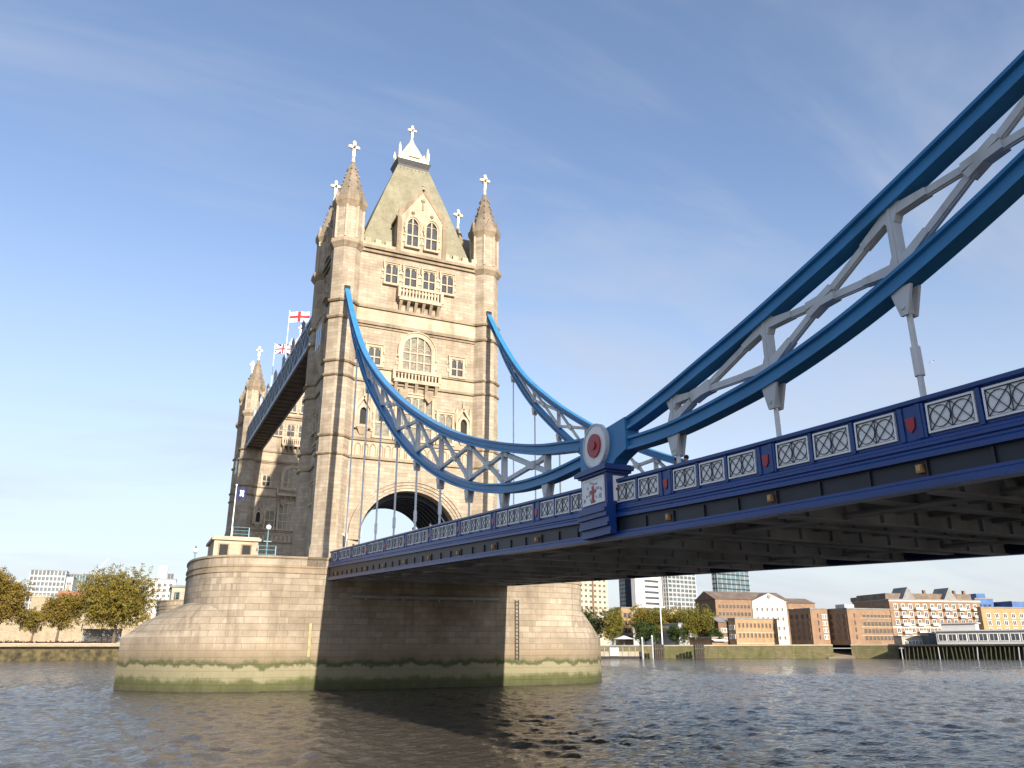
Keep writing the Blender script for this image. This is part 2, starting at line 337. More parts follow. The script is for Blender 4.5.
# ------------------------------------------------------------------ setting: water, banks
def make_water():
    def axis(a0, a1, step, lo, hi, grow):
        c = list(np.arange(a0, a1, step)); s = step; x = c[0]; left = []
        while x > lo: s *= grow; x -= s; left.append(x)
        s = step; x = c[-1]; right = []
        while x < hi: s *= grow; x += s; right.append(x)
        return np.array(left[::-1]+c+right)
    xs = axis(-46, 60, .2, -6000, 6000, 1.045); ys = axis(-78, -5, .2, -6000, 6000, 1.045)
    Xg, Yg = np.meshgrid(xs, ys); Z = np.zeros_like(Xg); rs = np.random.RandomState(3)
    for i in range(80):
        lam = .6*(2.6/.6)**rs.rand(); th = R_(205)+rs.randn()*.8; k = 2*math.pi/lam; a = .0040*lam**.95
        Z += a*np.sin(k*(Xg*math.cos(th)+Yg*math.sin(th))+rs.rand()*6.28)
    Z *= np.clip(1.2-np.hypot(Xg-CAM[0], Yg-CAM[1])/420, 0, 1)
    ny, nx = Xg.shape; idx = np.arange(nx*ny).reshape(ny, nx)
    q = np.stack([idx[:-1, :-1], idx[:-1, 1:], idx[1:, 1:], idx[1:, :-1]], -1).reshape(-1, 4)
    me = bpy.data.meshes.new('water'); me.vertices.add(nx*ny); me.vertices.foreach_set('co', np.stack([Xg, Yg, Z], -1).astype(np.float32).ravel())
    me.loops.add(q.size); me.loops.foreach_set('vertex_index', q.ravel().astype(np.int32)); me.polygons.add(len(q))
    me.polygons.foreach_set('loop_start', np.arange(0, q.size, 4, dtype=np.int32)); me.update(calc_edges=True)
    me.polygons.foreach_set('use_smooth', np.ones(len(q), bool)); me.materials.append(M['water'])
    o = bpy.data.objects.new('water', me); COL.objects.link(o); tag(o, kind='structure')
make_water()
ZB = 4.7; ZL = 5.7
bank_left = [(-900, 290), (-400, 278), (-74, 266), (-29, 266), (60, 268)]
bank_right = [at(540, 356), at(655, 355), at(832, 351)]
bank_right2 = [at(850, 352), at(897, 350), at(1030, 340), at(1200, 330), (900, -400)]
def slab(name, pts, z, mat, far=5000):
    b = MB(); poly = list(pts)+[(far, pts[-1][1]), (far, far), (-far, far), (-far, pts[0][1])]
    n = len(poly); b.add([(x, y, z) for x, y in poly], [tuple(range(n))]); o = b.build(name, mat); tag(o, kind='structure'); return o
slab('north_bank_ground', bank_left+bank_right+bank_right2, 5.0, M['ground'])
def wall_run(pts, z0, z1, thick, mat, name, label, cat='river wall', cope=None, batter=0):
    cx, cy = pts[len(pts)//2]; t = thing(name, label, cat, (cx, cy, 0))
    def run(za, zb, th, off, nm, mt):
        b = MB()
        ins, outs = [], []
        for i, (x, y) in enumerate(pts):
            a = Vector(pts[max(i-1, 0)]); c = Vector(pts[min(i+1, len(pts)-1)]); d = (c-a).normalized(); nrm = Vector((d.y, -d.x))
            outs.append(Vector((x, y))+nrm*off); ins.append(Vector((x, y))-nrm*th)
        for i in range(len(pts)-1):
            o0, o1, i0, i1 = outs[i], outs[i+1], ins[i], ins[i+1]
            k0 = Vector((o0-i0)).normalized()*batter; k1 = (o1-i1).normalized()*batter
            b.frustum([(*(o0+k0), za), (*(o1+k1), za), (*i1, za), (*i0, za)], [(*o0, zb), (*o1, zb), (*i1, zb), (*i0, zb)])
        return b.build(nm, mt, t)
    run(z0, z1, thick, 0, 'wall', mat)
    if cope: run(z1+.003, z1+.5, thick-.05, .25, 'coping', cope)
    return t

# ------------------------------------------------------------------ pier
LN = 81.7    # distance between the two bridge towers
def pier_low(t, half, n=16):      # pointed cutwater plan
    pts = []
    for i in range(n+1):
        f = i/n; pts.append((18.2+10.1*f, -10.7*(1-f**1.75)))
    p = pts + [(x, -y) for x, y in reversed(pts[:-1])]
    return p + [(-x, -y) for x, y in p]
def pier_top(n=18, a=15.0, b=7.7, hw=10.7):
    pts = []
    for i in range(n+1):
        th = math.pi/2*i/n; pts.append((a+b*math.sin(th)**.75, -hw*max(0, math.cos(th))**.75))
    p = pts+[(x, -y) for x, y in reversed(pts[:-1])]
    return p+[(-x, -y) for x, y in p]
def offs(poly, d):
    out = []; n = len(poly)
    for i, (x, y) in enumerate(poly):
        a = Vector(poly[i-1]); c = Vector(poly[(i+1) % n]); t = (c-a).normalized(); out.append((x+t.y*d, y-t.x*d))
    return out
def make_pier():
    r = thing('bridge_pier', 'nearer granite bridge pier with green tide stains carrying the large nearer tower', 'bridge pier', (0, 0, 0))
    top = pier_top(); low = pier_low(0, 0)
    b = MB(); b.prism(top, -2, 11.0); b.build('wall', M['pier'], r)
    # domed cutwaters: loops shrink from the pointed plan up to the round end
    for sgn in (1, -1):
        b = MB(); rings = []
        for k in range(13):
            q0 = k/12
            if q0 <= .25: z = -2+6.9*q0*4; g = 0
            else:
                u_ = (q0-.25)/.75; z = 4.9+3.5*(.75*u_+.25*math.sin(u_*math.pi/2)); g = .75*u_+.25*(1-math.cos(u_*math.pi/2))
            ring = []
            for i in range(33):
                q = -1+i/16; qq = abs(q); fx = 1-qq; sg = math.copysign(1, q) if q else 0
                xl = 14.3+14.0*fx**.62; yl = 10.69*sg*(1-fx**1.6)
                th = math.pi/2*fx; xt = 14.3+8.25*math.sin(th)**.75; yt = 10.58*sg*max(0, math.cos(th))**.75
                ring.append((sgn*(xl+(xt-xl)*g), yl+(yt-yl)*g, z))
            rings.append(ring)
        vs = [p for rr in rings for p in rr]; fs = []
        for k in range(12):
            for i in range(32): fs.append((k*33+i, k*33+i+1, (k+1)*33+i+1, (k+1)*33+i))
        b.add(vs, fs); b.build('cutwater', M['pier'], r)
    b = MB(); b.prism(offs(top, .02), 11.0, 11.05); b.prism(offs(top, .10), 11.05, 11.2); b.prism(offs(top, .03), 11.2, 11.6); b.prism(offs(top, .11), 11.6, 11.78); b.build('string_course', M['moulding'], r)
    outer = offs(top, .02); inner = offs(top, -.55); n = len(outer)
    b = MB()
    for i in range(n):
        j = (i+1) % n
        # the roadway breaks the parapet on both long sides
        if abs(outer[i][0]) < 12.3 and abs(outer[j][0]) < 12.3: continue
        b.frustum([(*outer[i], 11.78), (*outer[j], 11.78), (*inner[j], 11.78), (*inner[i], 11.78)], [(*outer[i], 12.5), (*outer[j], 12.5), (*inner[j], 12.5), (*inner[i], 12.5)])
    for s in (-1, 1):
        for q in (-1, 1): b.box(min(q*10.25, q*12.21), max(q*10.25, q*12.21), min(s*10.15, s*10.72), max(s*10.15, s*10.72), 11.78, 12.5)
    b.build('parapet', M['pier'], r)
    co_ = offs(top, .12); ci = offs(top, -.65); b = MB()
    for i in range(n):
        j = (i+1) % n
        if abs(outer[i][0]) < 12.3 and abs(outer[j][0]) < 12.3: continue
        b.frustum([(*co_[i], 12.5), (*co_[j], 12.5), (*ci[j], 12.5), (*ci[i], 12.5)], [(*co_[i], 12.7), (*co_[j], 12.7), (*ci[j], 12.7), (*ci[i], 12.7)])
    for s in (-1, 1):
        for q in (-1, 1): b.box(min(q*10.25, q*12.21), max(q*10.25, q*12.21), min(s*10.05, s*10.82), max(s*10.05, s*10.82), 12.5, 12.7)
    b.build('coping', M['moulding'], r)
    b = MB(); b.prism(offs(top, -.1), 11.78, 11.9); b.build('paving', M['ground'], r)
    return r
pier = make_pier()
b = MB(); b.box(-11.55, -11.28, -10.80, -10.74, 3.1, 6.3); b.build('tide_board', M['yellow'], pier)
b = MB()
for x in (11.05, 11.45): b.box(x-.04, x+.04, -10.86, -10.78, 2.6, 9.0)
for i in range(16): b.box(11.09, 11.41, -10.85, -10.79, 2.8+i*.4, 2.86+i*.4)
b.build('ladder', M['lead'], pier)
b = MB(); b.tube((-7.4, -10.9, 8.95), (9.0, -10.9, 9.02), .17); 
for x in (-6, -2, 2, 6): b.box(x-.1, x+.1, -10.93, -10.70, 8.6, 8.85)
b.build('service_pipe', M['metal_pale'], pier)
pier_n = copy_tree(pier); pier_n.location = (0, LN, 0); pier_n['label'] = 'farther bridge pier half hidden behind the nearer pier, with a railed top at left'
for c in list(pier_n.children):
    if c.name.split('.')[0] in ('tide_board', 'ladder', 'service_pipe'): bpy.data.objects.remove(c)

# ------------------------------------------------------------------ tower
ZG = 11.9
def arch_pts(w_, z0, zs, rise, n=12, pointed=False):
    pts = [(-w_, z0)]
    for i in range(n+1):
        t = math.pi*(1-i/n)
        if pointed:
            x = math.cos(t); pts.append((w_*x, zs+rise*(1-abs(x)**1.7)**.62))
        else: pts.append((w_*math.cos(t), zs+rise*math.sin(t)))
    pts.append((w_, z0)); return pts
def ring(b, o, i, y0, y1):     # frame between two open outlines, extruded from y0 (front) to y1
    n = len(o)
    for k in range(n-1):
        b.frustum([(o[k][0], y0, o[k][1]), (o[k+1][0], y0, o[k+1][1]), (i[k+1][0], y0, i[k+1][1]), (i[k][0], y0, i[k][1])],
                  [(o[k][0], y1, o[k][1]), (o[k+1][0], y1, o[k+1][1]), (i[k+1][0], y1, i[k+1][1]), (i[k][0], y1, i[k][1])])
def arch_top_at(x, w_, zs, rise, pointed):
    q = min(1, abs(x)/w_)
    return zs+rise*((1-q**1.7)**.62 if pointed else math.sqrt(max(0, 1-q*q)))
def window_proto(w_, h_, rise, lights, transoms=(), pointed=False, fr=.28, parent=None, glass='glass', loc=(0, 0, 0), rz=0, hood=True, heads=True):
    hw = w_/2; zs = h_-rise
    b = MB()
    inn = arch_pts(hw, 0, zs, rise, 12, pointed) if rise > 0 else [(-hw, 0), (-hw, h_), (hw, h_), (hw, 0)]
    out = arch_pts(hw+fr, 0, zs, rise+fr, 12, pointed) if rise > 0 else [(-hw-fr, 0), (-hw-fr, h_+fr), (hw+fr, h_+fr), (hw+fr, 0)]
    ring(b, out, inn, -.26, .02)
    if hood:
        o2 = arch_pts(hw+fr+.14, zs*.6, zs, rise+fr+.14, 12, pointed) if rise > 0 else [(-hw-fr-.14, h_*.75), (-hw-fr-.14, h_+fr+.14), (hw+fr+.14, h_+fr+.14), (hw+fr+.14, h_*.75)]
        o1 = arch_pts(hw+fr, zs*.6, zs, rise+fr, 12, pointed) if rise > 0 else [(-hw-fr, h_*.75), (-hw-fr, h_+fr), (hw+fr, h_+fr), (hw+fr, h_*.75)]
        ring(b, o2, o1, -.38, .02)
    # quoins alternately long and short
    for i in range(int(zs/.5)):
        e = fr+(.28 if i % 2 else .05)
        for s in (-1, 1): b.box(min(s*(hw+fr-.02), s*(hw+e)), max(s*(hw+fr-.02), s*(hw+e)), -.13, .02, i*.5+.02, i*.5+.46)
    b.box(-hw-fr-.1, hw+fr+.1, -.42, .02, -.28, -.003)
    m_ = .085
    for i in range(1, lights):
        x = -hw+w_*i/lights; zt = arch_top_at(x, hw, zs, rise, pointed) if rise > 0 else h_
        b.box(x-m_, x+m_, -.17, -.03, 0, zt)
    for z in transoms: b.box(-hw, hw, -.15, -.035, z-m_, z+m_)
    if heads:   # small arched light heads
        lw = w_/lights/2
        for i in range(lights):
            x = -hw+w_*(i+.5)/lights; zt = (arch_top_at(x, hw, zs, rise, pointed) if rise > 0 else h_)-.02; zs2 = zs-.12 if rise > 0 else h_-lw*1.0
            zs2 = min(zs2, zt-lw*.9)
            a = [(x+p, z) for p, z in arch_pts(lw-.02, zs2, zs2, lw*.85, 6, True)]; top_ = [(p, zt) if zt > z else (p, z+.02) for p, z in a] if rise <= 0 else [(x+p, z) for p, z in arch_pts(lw+.06, zs2, zs2, lw*.85+.08, 6, True)]
            ring(b, top_, a, -.12, -.04)
    fo = b.build('window', M['dressing'], parent, loc=loc, rz=rz)
    g = MB(); p = inn; n = len(p); g.add([(x, -.03, z) for x, z in p], [tuple(range(n))]); 
    go = g.build('glass', M[glass], fo, loc=(0, 0, 0))
    return fo
def cross(b, x, y, z, h, face=0):
    k = h/3.4
    b.oct(x, y, .26*k, z, .13*k, z+1.1*k); b.ball((x, y, z+.9*k), .24*k)
    b.box(x-.17*k, x+.17*k, y-.15*k, y+.15*k, z+1.0*k, z+3.15*k)
    zc = z+2.35*k
    b.box(x-.62*k, x+.62*k, y-.15*k, y+.15*k, zc-.18*k, zc+.18*k)
    b.box(x-.11*k, x+.11*k, y-.6*k, y+.6*k, zc-.12*k, zc+.12*k)
    for dx_, dz in ((-.58, 0), (.58, 0), (0, .75)): b.ball((x+dx_*k, y, zc+dz*k), .25*k, 6, 4)
    for dy_ in (-.6, .6): b.ball((x, y+dy_*k, zc), .18*k, 6, 4)
    b.ball((x, y, zc), .33*k, 8, 5)
TX, TY, TR = 9.25, 5.1, 1.87
WX, WY = 10.0, 5.95
def make_tower():
    r = thing('bridge_tower', 'nearer large gothic stone bridge tower with steep slate roof and four spired corner turrets', 'bridge tower', (0, 0, ZG))
    # --- walls with the road arch cut through
    b = MB(); n = 28; hw, zs, rise = 5.95, 15.6, 5.65; ztop = 51.2
    b.box(-WX, -hw, -WY, WY, ZG, ztop); b.box(hw, WX, -WY, WY, ZG, ztop)
    for i in range(n):
        t0, t1 = math.pi*(1-i/n), math.pi*(1-(i+1)/n); x0, x1 = hw*math.cos(t0), hw*math.cos(t1); z0, z1 = zs+rise*math.sin(t0), zs+rise*math.sin(t1)
        b.frustum([(x0, -WY, z0), (x1, -WY, z1), (x1, WY, z1), (x0, WY, z0)], [(x0, -WY, ztop), (x1, -WY, ztop), (x1, WY, ztop), (x0, WY, ztop)])
    b.build('wall', M['granite'], r, fix=False)
    # vault lining and ribs
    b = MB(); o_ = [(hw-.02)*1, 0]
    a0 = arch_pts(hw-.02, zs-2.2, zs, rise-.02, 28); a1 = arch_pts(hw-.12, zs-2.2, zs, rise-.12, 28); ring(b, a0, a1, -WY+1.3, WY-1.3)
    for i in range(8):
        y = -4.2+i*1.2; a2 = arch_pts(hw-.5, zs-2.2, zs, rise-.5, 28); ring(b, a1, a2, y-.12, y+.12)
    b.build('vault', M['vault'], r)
    b = MB()
    for k, (ro, ri, yo) in enumerate(((1.25, .95, .42), (.95, .6, .30), (.6, .28, .17), (.28, -.03, .06))):
        ao = arch_pts(hw+ro, 12.0, zs, rise+ro, 28); ai = arch_pts(hw+ri, 12.0, zs, rise+ri, 28)
        ring(b, ao, ai, -WY-yo, -WY+.02)
    for s in (-1, 1):
        b.box(min(s*5.9, s*7.3), max(s*5.9, s*7.3), -WY-.5, -WY, 15.25, 15.75)
    am = b.build('arch_moulding', M['granite'], r)
    c = am.copy(); COL.objects.link(c); c.parent = r; c.rotation_euler.z = math.pi
    for s in (-1, 1):
        b = MB(); x = s*7.72; a = [(x+p, z) for p, z in arch_pts(.58, ZG, 14.6, 1.1, 10, True)]; b.add([(p, -WY-.06, z) for p, z in a], [tuple(range(len(a)))]); dw = b.build('doorway', M['dark'], r)  # flat near-black sheet paints the shade inside the door
        b = MB(); a2 = [(x+p, z) for p, z in arch_pts(.85, ZG, 14.6, 1.38, 10, True)]; ring(b, a2, a, -WY-.22, -WY+.02); b.build('doorway_surround', M['dressing'], dw)
    # --- string courses round the walls
    b = MB()
    def course(z, h_, o):
        b.box(-WX-o, WX+o, -WY-o, -WY+.02, z, z+h_); b.box(-WX-o, WX+o, WY-.02, WY+o, z, z+h_)
        b.box(-WX-o, -WX+.02, -WY+.021, WY-.021, z, z+h_); b.box(WX-.02, WX+o, -WY+.021, WY-.021, z, z+h_)
    for z, h_, o in ((24.5, .32, .26), (26.62, .35, .28), (33.8, .3, .24), (35.55, .34, .28), (40.75, .22, .16), (41.05, .4, .34), (43.2, .36, .3), (50.75, .3, .3), (51.2, .4, .5)): course(z, h_, o)
    b.build('string_course', M['moulding'], r)
    b = MB()
    def band(z0, z1, o):
        b.box(-WX-o, WX+o, -WY-o, -WY+.02, z0, z1); b.box(-WX-o, -WX+.02, -WY+.021, WY-.021, z0, z1); b.box(WX-.02, WX+o, -WY+.021, WY-.021, z0, z1); b.box(-WX-o, WX+o, WY-.02, WY+o, z0, z1)
    band(24.83, 26.61, .07); band(34.11, 35.54, .06); band(41.46, 43.19, .07)
    b.build('pale_band', M['dressing'], r)
    # blind arcade in the lowest band
    b = MB()
    for i in range(16):
        x = -6.6+i*.88
        if abs(x) > 5.9 or True:
            a = [(x+p, z) for p, z in arch_pts(.27, 25.0, 25.9, .36, 6, True)]; o_ = [(x+p, z) for p, z in arch_pts(.37, 25.0, 25.9, .46, 6, True)]; ring(b, o_, a, -WY-.17, -WY-.06)
    b.build('blind_arcade', M['moulding'], r)
    # --- corner turrets
    for sx in (-1, 1):
        for sy in (-1, 1):
            cx, cy = sx*TX, sy*TY
            b = MB(); b.oct(cx, cy, TR+.22, ZG, TR+.22, 14.0); b.oct(cx, cy, TR+.22, 14.0, TR+.06, 14.6); b.oct(cx, cy, TR+.06, 14.6, TR+.06, 41.0); b.oct(cx, cy, TR, 41.0, TR, 51.0); b.oct(cx, cy, TR-.08, 51.0, TR-.08, 57.0)
            t = b.build('turret', M['granite'], r)
            b = MB()
            for z, h_, o in ((24.5, .32, .28), (26.62, .35, .3), (33.8, .3, .27), (35.55, .34, .3), (41.05, .4, .34), (43.2, .36, .32)):
                b = MB(); b.oct(cx, cy, TR+o*.7, z, TR+o+.05, z+h_*.5); b.oct(cx, cy, TR+o+.05, z+h_*.5, TR+o*.8, z+h_); b.build('turret_moulding', M['moulding'], t)
            b = MB(); b.oct(cx, cy, TR+.05, 50.5, TR+.5, 51.1); b.oct(cx, cy, TR+.5, 51.1, TR+.45, 51.6); b.oct(cx, cy, TR+.45, 51.6, TR-.05, 51.9); b.build('turret_moulding', M['moulding'], t)
            b = MB(); b.oct(cx, cy, TR-.05, 56.2, TR+.32, 56.95); b.oct(cx, cy, TR+.32, 56.95, TR+.36, 57.5)
            b.build('turret_moulding', M['moulding'], t)
            # panelled top storey: ribs on the eight corners
            b = MB()
            for i in range(8):
                a = 2*math.pi*i/8+math.pi/8; b.oct(cx+(TR-.06)*math.cos(a), cy+(TR-.06)*math.sin(a), .15, 51.9, .15, 56.3, 6)
            b.build('corner_rib', M['dressing'], t)
            b = MB(); prof = ((1.98, 57.5), (1.80, 57.75), (1.42, 59.2), (.98, 60.9), (.55, 62.5), (.28, 63.3), (.30, 63.5))
            for (r0, z0), (r1, z1) in zip(prof, prof[1:]): b.oct(cx, cy, r0, z0, r1, z1)
            for i in range(8):      # little gables round the foot, then crockets
                a = 2*math.pi*i/8; ca, sa = math.cos(a), math.sin(a)
                q = lambda t_, z, rr: (cx+ca*rr-sa*t_, cy+sa*rr+ca*t_, z)
                b.frustum([q(-.62, 57.5, 1.95), q(.62, 57.5, 1.95), q(0, 59.0, 1.75)], [q(-.62, 57.5, 1.2), q(.62, 57.5, 1.2), q(0, 59.0, 1.0)])
                a2 = a+math.pi/8
                for z, rr in ((59.0, 1.5), (60.1, 1.22), (61.2, .93), (62.2, .66)): b.box(cx+math.cos(a2)*rr-.09, cx+math.cos(a2)*rr+.09, cy+math.sin(a2)*rr-.09, cy+math.sin(a2)*rr+.09, z, z+.24)
            sp = b.build('spire', M['spire'], t)
            b = MB(); cross(b, cx, cy, 63.45, 3.4); b.build('cross', M['gilt'], t)
    # --- parapet with crenels
    b = MB()
    for sy in (-1, 1):
        y0, y1 = (-WY-.3, -WY+.15) if sy < 0 else (WY-.15, WY+.3)
        b.box(-7.6, 7.6, y0, y1, 51.6, 52.05)
        for i in range(12):
            x = -7.3+i*1.3
            if abs(x+.35) > 3.3: b.box(x, x+.75, y0, y1, 52.05, 52.6)
    for sx in (-1, 1):
        x0, x1 = (-WX-.3, -WX+.15) if sx < 0 else (WX-.15, WX+.3)
        b.box(x0, x1, -3.4, 3.4, 51.6, 52.05)
        for y in (-3.1, 2.4): b.box(x0, x1, y, y+.7, 52.05, 52.6)
    b.build('battlement', M['dressing'], r)
    # --- main roof
    b = MB()
    prof = ((8.3, 5.2, 51.25), (7.5, 4.6, 52.6), (5.95, 3.6, 57.2), (4.0, 2.4, 62.8), (2.1, 1.3, 67.9))
    for (x0, y0, z0), (x1, y1, z1) in zip(prof, prof[1:]):
        b.frustum([(-x0, -y0, z0), (x0, -y0, z0), (x0, y0, z0), (-x0, y0, z0)], [(-x1, -y1, z1), (x1, -y1, z1), (x1, y1, z1), (-x1, y1, z1)])
    roof = b.build('roof', M['slate'], r)
    b = MB(); b.box(-2.2, 2.2, -1.4, 1.4, 67.4, 67.75)
    for i in range(8): b.box(-2.0+i*.54, -1.84+i*.54, -1.5, -1.36, 66.7, 67.2)
    b.frustum([(-2.2, -1.4, 67.75), (2.2, -1.4, 67.75), (2.2, 1.4, 67.75), (-2.2, 1.4, 67.75)], [(-2.5, -1.7, 68.5), (2.5, -1.7, 68.5), (2.5, 1.7, 68.5), (-2.5, 1.7, 68.5)]); b.build('roof_cornice', M['lead'], roof)
    b = MB(); b.box(-2.2, 2.2, -1.4, 1.4, 68.5, 69.2)
    for sx in (-1, 1):
        for sy in (-1, 1):
            b.box(sx*2.05-.17, sx*2.05+.17, sy*1.3-.17, sy*1.3+.17, 69.2, 70.4); b.oct(sx*2.05, sy*1.3, .24, 70.4, .03, 71.3)
    for i in range(6):
        x = -1.5+i*.6
        for sy in (-1, 1): b.frustum([(x-.27, sy*1.3-.06, 69.2), (x+.27, sy*1.3-.06, 69.2), (x+.27, sy*1.3+.06, 69.2), (x-.27, sy*1.3+.06, 69.2)], [(x-.03, sy*1.3-.04, 70.0), (x+.03, sy*1.3-.04, 70.0), (x+.03, sy*1.3+.04, 70.0), (x-.03, sy*1.3+.04, 70.0)])
    for (r0, z0), (r1, z1) in zip(((1.8, 69.2), (1.65, 70.2), (1.0, 71.4), (.4, 72.4)), ((1.65, 70.2), (1.0, 71.4), (.4, 72.4), (.2, 73.0))): b.oct(0, 0, r0, z0, r1, z1)
    b.build('roof_crown', M['gilt'], roof)
    b = MB(); cross(b, 0, 0, 72.5, 3.0); b.build('finial', M['gilt'], roof)
    # --- gabled dormers
    def dormer(hw_, z0, zsh, zap, X, nw):
        b = MB(); b.X = X
        y0 = -.32
        b.extr_y([(-hw_, z0), (hw_, z0), (hw_, zsh), (0, zap), (-hw_, zsh)], y0, 3.6)
        d = b.build('gable_dormer', M['dressing'], r)
        b = MB(); b.X = X
        for s in (-1, 1):
            b.bar((s*(hw_+.3), y0+.05, zsh-.45), (0, y0+.05, zap+.25), .5, .26, (0, 1, 0))
            b.box(s*hw_-.28, s*hw_+.28, y0-.2, y0+.36, z0, zsh-.4); b.oct(s*hw_, y0+.08, .36, zsh-.4, .03, zsh+1.2, 4)
            b.frustum([(s*.2-.001, 0, zap-.3), (s*(hw_+.35), 0, zsh-.6), (s*(hw_+.35), 3.6, zsh-.6), (s*.2-.001, 3.6, zap-.3)], [(s*.2, 0, zap+.05), (s*(hw_+.35), 0, zsh-.25), (s*(hw_+.35), 3.6, zsh-.25), (s*.2, 3.6, zap+.05)])
        b.build('gable_coping', M['moulding'], d)
        b = MB(); b.X = X
        b.ball((0, y0-.04, zap-1.5), .3, 8, 4); b.box(-.12, .12, y0-.12, y0, zap-2.9, zap-1.6); b.build('gable_ornament', M['moulding'], d)
        for s in (-1, 1): b = MB(); b.X = X; b.ball((s*hw_*.42, y0-.03, zsh+.55), .26, 8, 4); b.box(s*hw_*.42-.1, s*hw_*.42+.1, y0-.1, y0, zsh-.25, zsh+.45); b.build('gable_ornament', M['moulding'], d)
        b = MB(); b.X = X; cross(b, 0, y0+.2, zap+.1, 1.1); b.build('gable_finial', M['dressing'], d)
        return d
    S_ = Matrix.Translation((0, -WY, 0)); W_ = Matrix.Translation((-WX, 0, 0)) @ Matrix.Rotation(R_(-90), 4, 'Z'); N_ = Matrix.Translation((0, WY, 0)) @ Matrix.Rotation(R_(180), 4, 'Z'); E_ = Matrix.Translation((WX, 0, 0)) @ Matrix.Rotation(R_(90), 4, 'Z')
    dormer(3.05, 51.6, 56.9, 61.0, S_, 2); dormer(3.05, 51.6, 56.9, 61.0, N_, 2); dormer(1.9, 51.6, 55.6, 58.8, W_, 1); dormer(1.9, 51.6, 55.6, 58.8, E_, 1)
    # --- windows; kept in the tower frame
    def Lc(X, x, z, out=0): p = X @ Vector((x, -out, z)); return (p.x, p.y, p.z-ZG)
    a = window_proto(1.45, 4.0, .9, 2, (1.6,), True, .22, r, loc=Lc(S_, -1.3, 52.5, .33)); inst(a, r, Lc(S_, 1.25, 52.5, .33)); inst(a, r, Lc(W_, 0, 52.0, .33), R_(-90))
    a = window_proto(1.5, 2.55, .0, 2, (1.2,), False, .2, r, loc=Lc(S_, -3.7, 47.0))
    for x in (-1.22, 1.22, 3.7): inst(a, r, Lc(S_, x, 47.0))
    for y in (-1.6, 1.6): inst(a, r, Lc(W_, y, 46.9), R_(-90))
    a = window_proto(3.6, 4.4, 1.8, 4, (1.15, 2.3), False, .55, r, 'lattice_glass', loc=Lc(S_, 0.05, 35.95)); 
    a = window_proto(1.45, 2.2, .0, 2, (1.0,), False, .32, r, loc=Lc(S_, -5.3, 36.0)); inst(a, r, Lc(S_, 5.3, 36.0)); inst(a, r, Lc(W_, -1.9, 29), R_(-90)); inst(a, r, Lc(W_, 1.9, 29), R_(-90))
    inst(a, r, Lc(W_, 0, 20), R_(-90))
    a = window_proto(4.3, 5.2, .0, 5, (1.6, 3.2), False, .35, r, 'lattice_glass', loc=Lc(S_, 0, 27.3))
    a = window_proto(1.7, 3.6, .0, 2, (1.7,), False, .25, r, 'lattice_glass', loc=Lc(S_, -3.95, 27.3)); inst(a, r, Lc(S_, 3.95, 27.3)); inst(a, r, Lc(W_, 0, 27.3), R_(-90))
    # --- niches
    for sx in (-1, 1):
        b = MB(); x = sx*6.25; b.X = S_ @ Matrix.Translation((x, 0, 0))
        a_ = arch_pts(.42, 28.5, 30.0, .55, 8, True); o_ = arch_pts(.72, 28.5, 30.0, .9, 8, True); ring(b, o_, a_, -.42, .02)
        b.bar((-.95, -.3, 30.35), (0, -.3, 31.9), .3, .18, (0, 1, 0)); b.bar((.95, -.3, 30.35), (0, -.3, 31.9), .3, .18, (0, 1, 0))
        for s in (-1, 1): b.box(s*.88-.14, s*.88+.14, -.45, .02, 28.0, 31.2); b.oct(s*.88, -.22, .2, 31.2, .03, 32.1, 4)
        b.oct(0, -.22, .2, 31.8, .03, 33.0, 4); b.box(-.85, .85, -.55, .02, 28.1, 28.45); b.frustum([(-.25, -.1, 27.3), (.25, -.1, 27.3), (.25, .02, 27.3), (-.25, .02, 27.3)], [(-.7, -.5, 28.1), (.7, -.5, 28.1), (.7, .02, 28.1), (-.7, .02, 28.1)])
        nn = b.build('niche', M['dressing'], r)
        b = MB(); b.X = S_ @ Matrix.Translation((x, 0, 0)); b.add([(p, -.05, z) for p, z in a_], [tuple(range(len(a_)))]); b.build('niche_shade', M['dark'], nn)  # flat sheet, the niche's inner shade painted near-black
    # --- balconies
    def balcony(hw_, z0, z1, out, X, nc):
        b = MB(); b.X = X
        b.box(-hw_, hw_, -out, .02, z0+.55, z0+.85); b.box(-hw_-.08, hw_+.08, -out-.08, -out+.22, z1-.25, z1)
        b.box(-hw_, hw_, -out, -out+.14, z0+.85, z0+1.0)
        nb = int(hw_*2/.42)
        for i in range(nb+1):
            x = -hw_+.12+i*(hw_*2-.24)/nb; b.box(x-.1, x+.1, -out+.02, -out+.15, z0+1.0, z1-.25)
        for s in (-1, 1): b.box(s*hw_-.16, s*hw_+.16, -out-.05, -out+.25, z0+.85, z1+.12); b.box(s*hw_-.12, s*hw_+.12, -out+.25, .02, z0+.85, z1)
        bl = b.build('balcony', M['dressing'], r)
        b = MB(); b.X = X
        for i in range(nc):
            x = -hw_+.35+i*(hw_*2-.7)/(nc-1); b = MB(); b.X = X
            b.frustum([(x-.16, -.25, z0-.6), (x+.16, -.25, z0-.6), (x+.16, .02, z0-.6), (x-.16, .02, z0-.6)], [(x-.2, -out+.1, z0+.55), (x+.2, -out+.1, z0+.55), (x+.2, .02, z0+.55), (x-.2, .02, z0+.55)]); b.build('corbel', M['moulding'], bl)
    balcony(2.8, 44.2, 46.55, 1.0, S_, 6); balcony(2.9, 33.6, 35.6, .75, S_, 5)
    # shields on the wall below the lower balcony
    for x in (-1.6, 1.6): b = MB(); b.X = S_; b.extr_y([(x, 31.9), (x+.55, 32.5), (x+.55, 33.3), (x-.55, 33.3), (x-.55, 32.5)], -.62, .02); b.build('carved_shield', M['moulding'], r)
